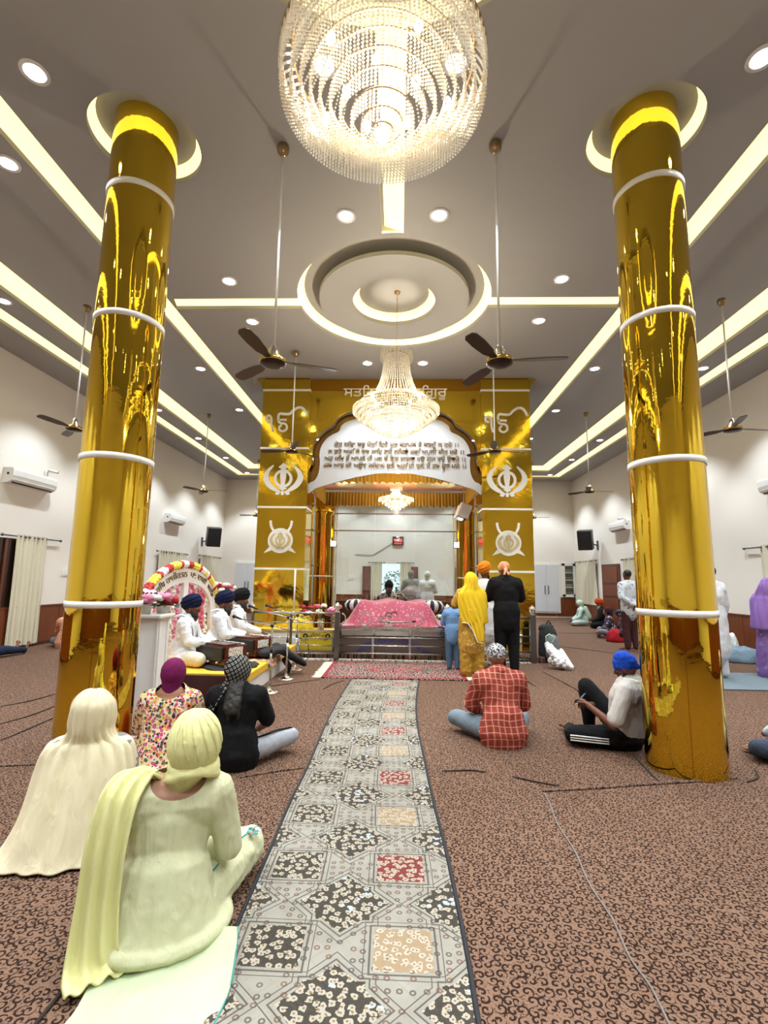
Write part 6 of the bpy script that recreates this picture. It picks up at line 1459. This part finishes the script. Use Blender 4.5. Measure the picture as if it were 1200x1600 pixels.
J = seat(.09, .06); person('woman in mint and pale yellow veil reading on the carpet by the right wall', (6.42, 17.15, 0), radians(78), J, .95, '9a6c52', face=True, hp=-.35, vox=.016, hair=False, top=dict(m=cl('mint_cotton', 'b9cfc4'), e=.03, hem='lap', name='kurta'), bottom=dict(m=cl('pale_grey_cotton', 'c3c9cc'), e=.03, name='salwar'), head=dict(k='hood', m=cl('mint_veil', 'bfd6c2'), caps=[((.0, -.06, .60), (.0, -.16, .30), .09, .12)]))
strip('veil_end', [(.1, -.05, .62), (.15, -.15, .45), (.16, -.20, .22), (.16, -.22, .05)], [.16, .2, .22, .24], cl('butter_veil', 'd9cf94'), bpy.data.objects[-1] if 0 else [o for o in COL.objects if o.get('label', '').startswith('woman in mint')][0], Matrix.Translation((6.42, 17.15, 0))@Matrix.Rotation(radians(78), 4, 'Z')@Matrix.Scale(.95, 4), nrm=(0, -1, .2))
tag(MB().bevbox(-.12, .12, -.085, .085, 0, .02, .004).xf(Matrix.Translation((6.10, 17.24, .20))).build('dark_book', m_black), 'dark book held by the woman in mint', 'book')
J = seat(.08, .05); person('grey-bearded man in black with orange turban sitting by the brown door', (6.78, 16.3, 0), radians(70), J, 1.0, '8a5a42', face=True, hp=-.3, vox=.016, hair=False, top=dict(m=m_blk, e=.035, hem='lap', name='kurta'), bottom=dict(m=m_blk, e=.03, name='pyjama'), head=dict(k='turban', m=cl('rust_orange_turban', 'c4491a')), beard=(m_greyhair, .10, 0))
m_dkp = cl('purple_print_cotton', '4a3f4c', pattern=pat_floral('3f3641', ['a59aa6', '7a5f74'], 12, .4))
J = seat(.08, .05, kz=.2); person('girl in dark printed shawl and maroon scarf sitting farther from the column', (5.82, 13.5, 0), radians(70), J, .90, '9a6c52', face=True, hp=-.3, vox=.016, hair=False, top=dict(m=m_dkp, e=.03, hem='lap', name='shawl'), bottom=dict(m=cl('grey_pattern_cotton', '8f8c94'), e=.02, name='trousers'), head=dict(k='scarf', m=cl('maroon_scarf', '3a2026')))
J = seat(.14, .10, kz=.2); person('girl in navy and white scarf bending over a red bag beside the column', (5.90, 12.75, 0), radians(75), J, .86, '9a6c52', face=True, hp=-.7, vox=.016, hair=False, top=dict(m=MATS['purple_print_cotton'], e=.03, hem='lap', name='kurta'), bottom=dict(m=m_blk, e=.03, name='trousers'), head=dict(k='scarf', m=cl('navy_white_scarf', '20263c', pattern=pat_floral('20263c', ['c9cdd6', '5a6480'], 14, .35))))
drape('red_bag', 'red cloth bag in the lap of the bending girl by the column', (5.50, 12.60, .0), .20, .30, cl('red_cloth', 'a81f28'), 'bag', 6)
J = stand(0, 'back'); person('man in white patterned shirt standing behind the right golden column', (5.16, 11.0, 0), radians(15), J, 1.0, '7b4c38', vox=.016, top=dict(m=cl('white_blue_print', 'cfd6de', pattern=pat_floral('d6dbe2', ['8a93a8', 'b0b9c9'], 14, .35)), e=.03, hem=.82, name='shirt'), bottom=dict(m=cl('maroon_cotton', '4a2c2c'), e=.03, name='trousers'))
J = stand(0, 'side'); person('man in long white kurta standing just right of the golden column', (5.10, 8.02, 0), radians(20), J, 1.0, '7b4c38', vox=.014, wide=1.05, top=dict(m=m_wht, e=.035, hem=.45, flare=.24, name='kurta'), bottom=dict(m=m_wht, e=.04, name='pyjama'))
J = stand(0, 'side'); person('person in grey-white jacket standing half hidden behind the white-kurta man', (5.72, 9.6, 0), radians(-20), J, .98, '6d4636', vox=.016, top=dict(m=cl('grey_white_cotton', 'c3c4c6'), e=.03, hem=.80, name='shirt'), bottom=dict(m=cl('navy_cotton', '252b3c'), e=.03, name='trousers'))
m_pur = cl('lilac_silk', '9673b8', .6, pattern=pat_floral('9270b4', ['c9b2a8', 'a98bc4', '8460a8'], 7, .3))
J = stand(.02, 'front'); t, T, J = person('woman in lilac purple printed dress and veil standing at the right edge', (5.98, 8.05, 0), radians(-60), J, .885, '8a5a42', hp=-.1, vox=.013, hair=False, wide=1.12, top=dict(m=m_pur, e=.035, hem=.10, flare=.27, name='dress', sleeve=.85), bottom=dict(m=m_pur, e=.04, name='skirt'), head=dict(k='hood', m=cl('lilac_veil', '8f6bb0')))
drape_back('veil', [(1.735, 0, .02, .07, .08, 180, 360), (1.62, 0, .0, .11, .13, 175, 365), (1.46, 0, -.01, .19, .13, 178, 362), (1.38, 0, -.01, .25, .15, 178, 362), (1.15, .01, -.02, .27, .20, 178, 362), (.85, .02, -.03, .28, .22, 185, 355)], MATS['lilac_veil'], t, T, (7, .010), 50)
# behind the throne: attendant with whisk, two figures beyond the glass
J = seat(.02, .04); J['elL'] = (-.40, .05, .50); J['wrL'] = (-.30, .25, .60); J['elR'] = (.32, .16, .50); J['wrR'] = (.15, .34, .60)
at_ = thing('attendant_seat', 'low dark cushioned seat behind the pink throne cloth', 'seat', (-.10, 11.75, .11)); MB().bevbox(-.45, .25, 11.45, 12.15, .11, .47, .02).build('seat_base', m_door, at_); MB().bevbox(-.44, .24, 11.46, 12.14, .47, .53, .02).build('cushion', m_whitem, at_)
t, T, J = person('attendant in dark turban and striped shawl waving a whisk behind the throne', (-.12, 11.75, .53), radians(180), J, .95, '6e4636', face=True, vox=.013, hair=False, top=dict(m=cl('striped_dark_kurta', '4c4a4e', pattern=pat_check('454348', 'd9d7d2', .09, .22)), e=.03, hem='lap', name='kurta'), bottom=dict(m=m_wht, e=.03, name='pyjama'), head=dict(k='turban', m=cl('charcoal_turban', '26262c')), beard=(m_hair, .08, 0))
wk = thing('ceremonial_whisk', 'white yak-hair whisk held out over the throne by the attendant', 'whisk', (.2, 11.45, 1.15))
MB().tube([(-.02, 11.42, 1.12), (.14, 11.40, 1.17)], .014, 8).build('handle', m_chrome, wk, True)
b = MB(); rd = random.Random(5)
for i in range(260):
    a = rd.gauss(0, .20); c_ = rd.gauss(0, .22); L = rd.uniform(.30, .62); b.tube([(.14, 11.40, 1.17), (+.14+L*.5*cos(a), 11.40+L*.4*c_, 1.17+L*.5*sin(a)+.02), (+.14+L*cos(a), 11.40+L*.7*c_, 1.17+L*sin(a)*.8-.12*L)], [.003, .003, .001], 3)
b.build('hair_tuft', m_wht, wk, True, kind='stuff')
J = stand(.0, 'front'); person('standing figure in grey clothes and dark veil beyond the glass screen', (.50, 15.6, 0), radians(10), J, 1.0, '7b4c38', vox=.016, hair=False, top=dict(m=cl('grey_wool', '85857f'), e=.04, hem=.5, flare=.24, name='kurta'), bottom=dict(m=m_wht, e=.03, name='trousers'), head=dict(k='hood', m=cl('grey_veil', '75756f')))
J = stand(.0, 'front'); person('standing figure in pale white shawl beyond the glass, right of the grey one', (1.0, 15.3, 0), radians(-15), J, .98, '7b4c38', vox=.016, hair=False, top=dict(m=m_wht, e=.04, hem=.3, flare=.26, name='kurta'), bottom=dict(m=m_wht, e=.03, name='trousers'), head=dict(k='hood', m=cl('white_veil', 'cfd2ce')))
# ---- table of final touches
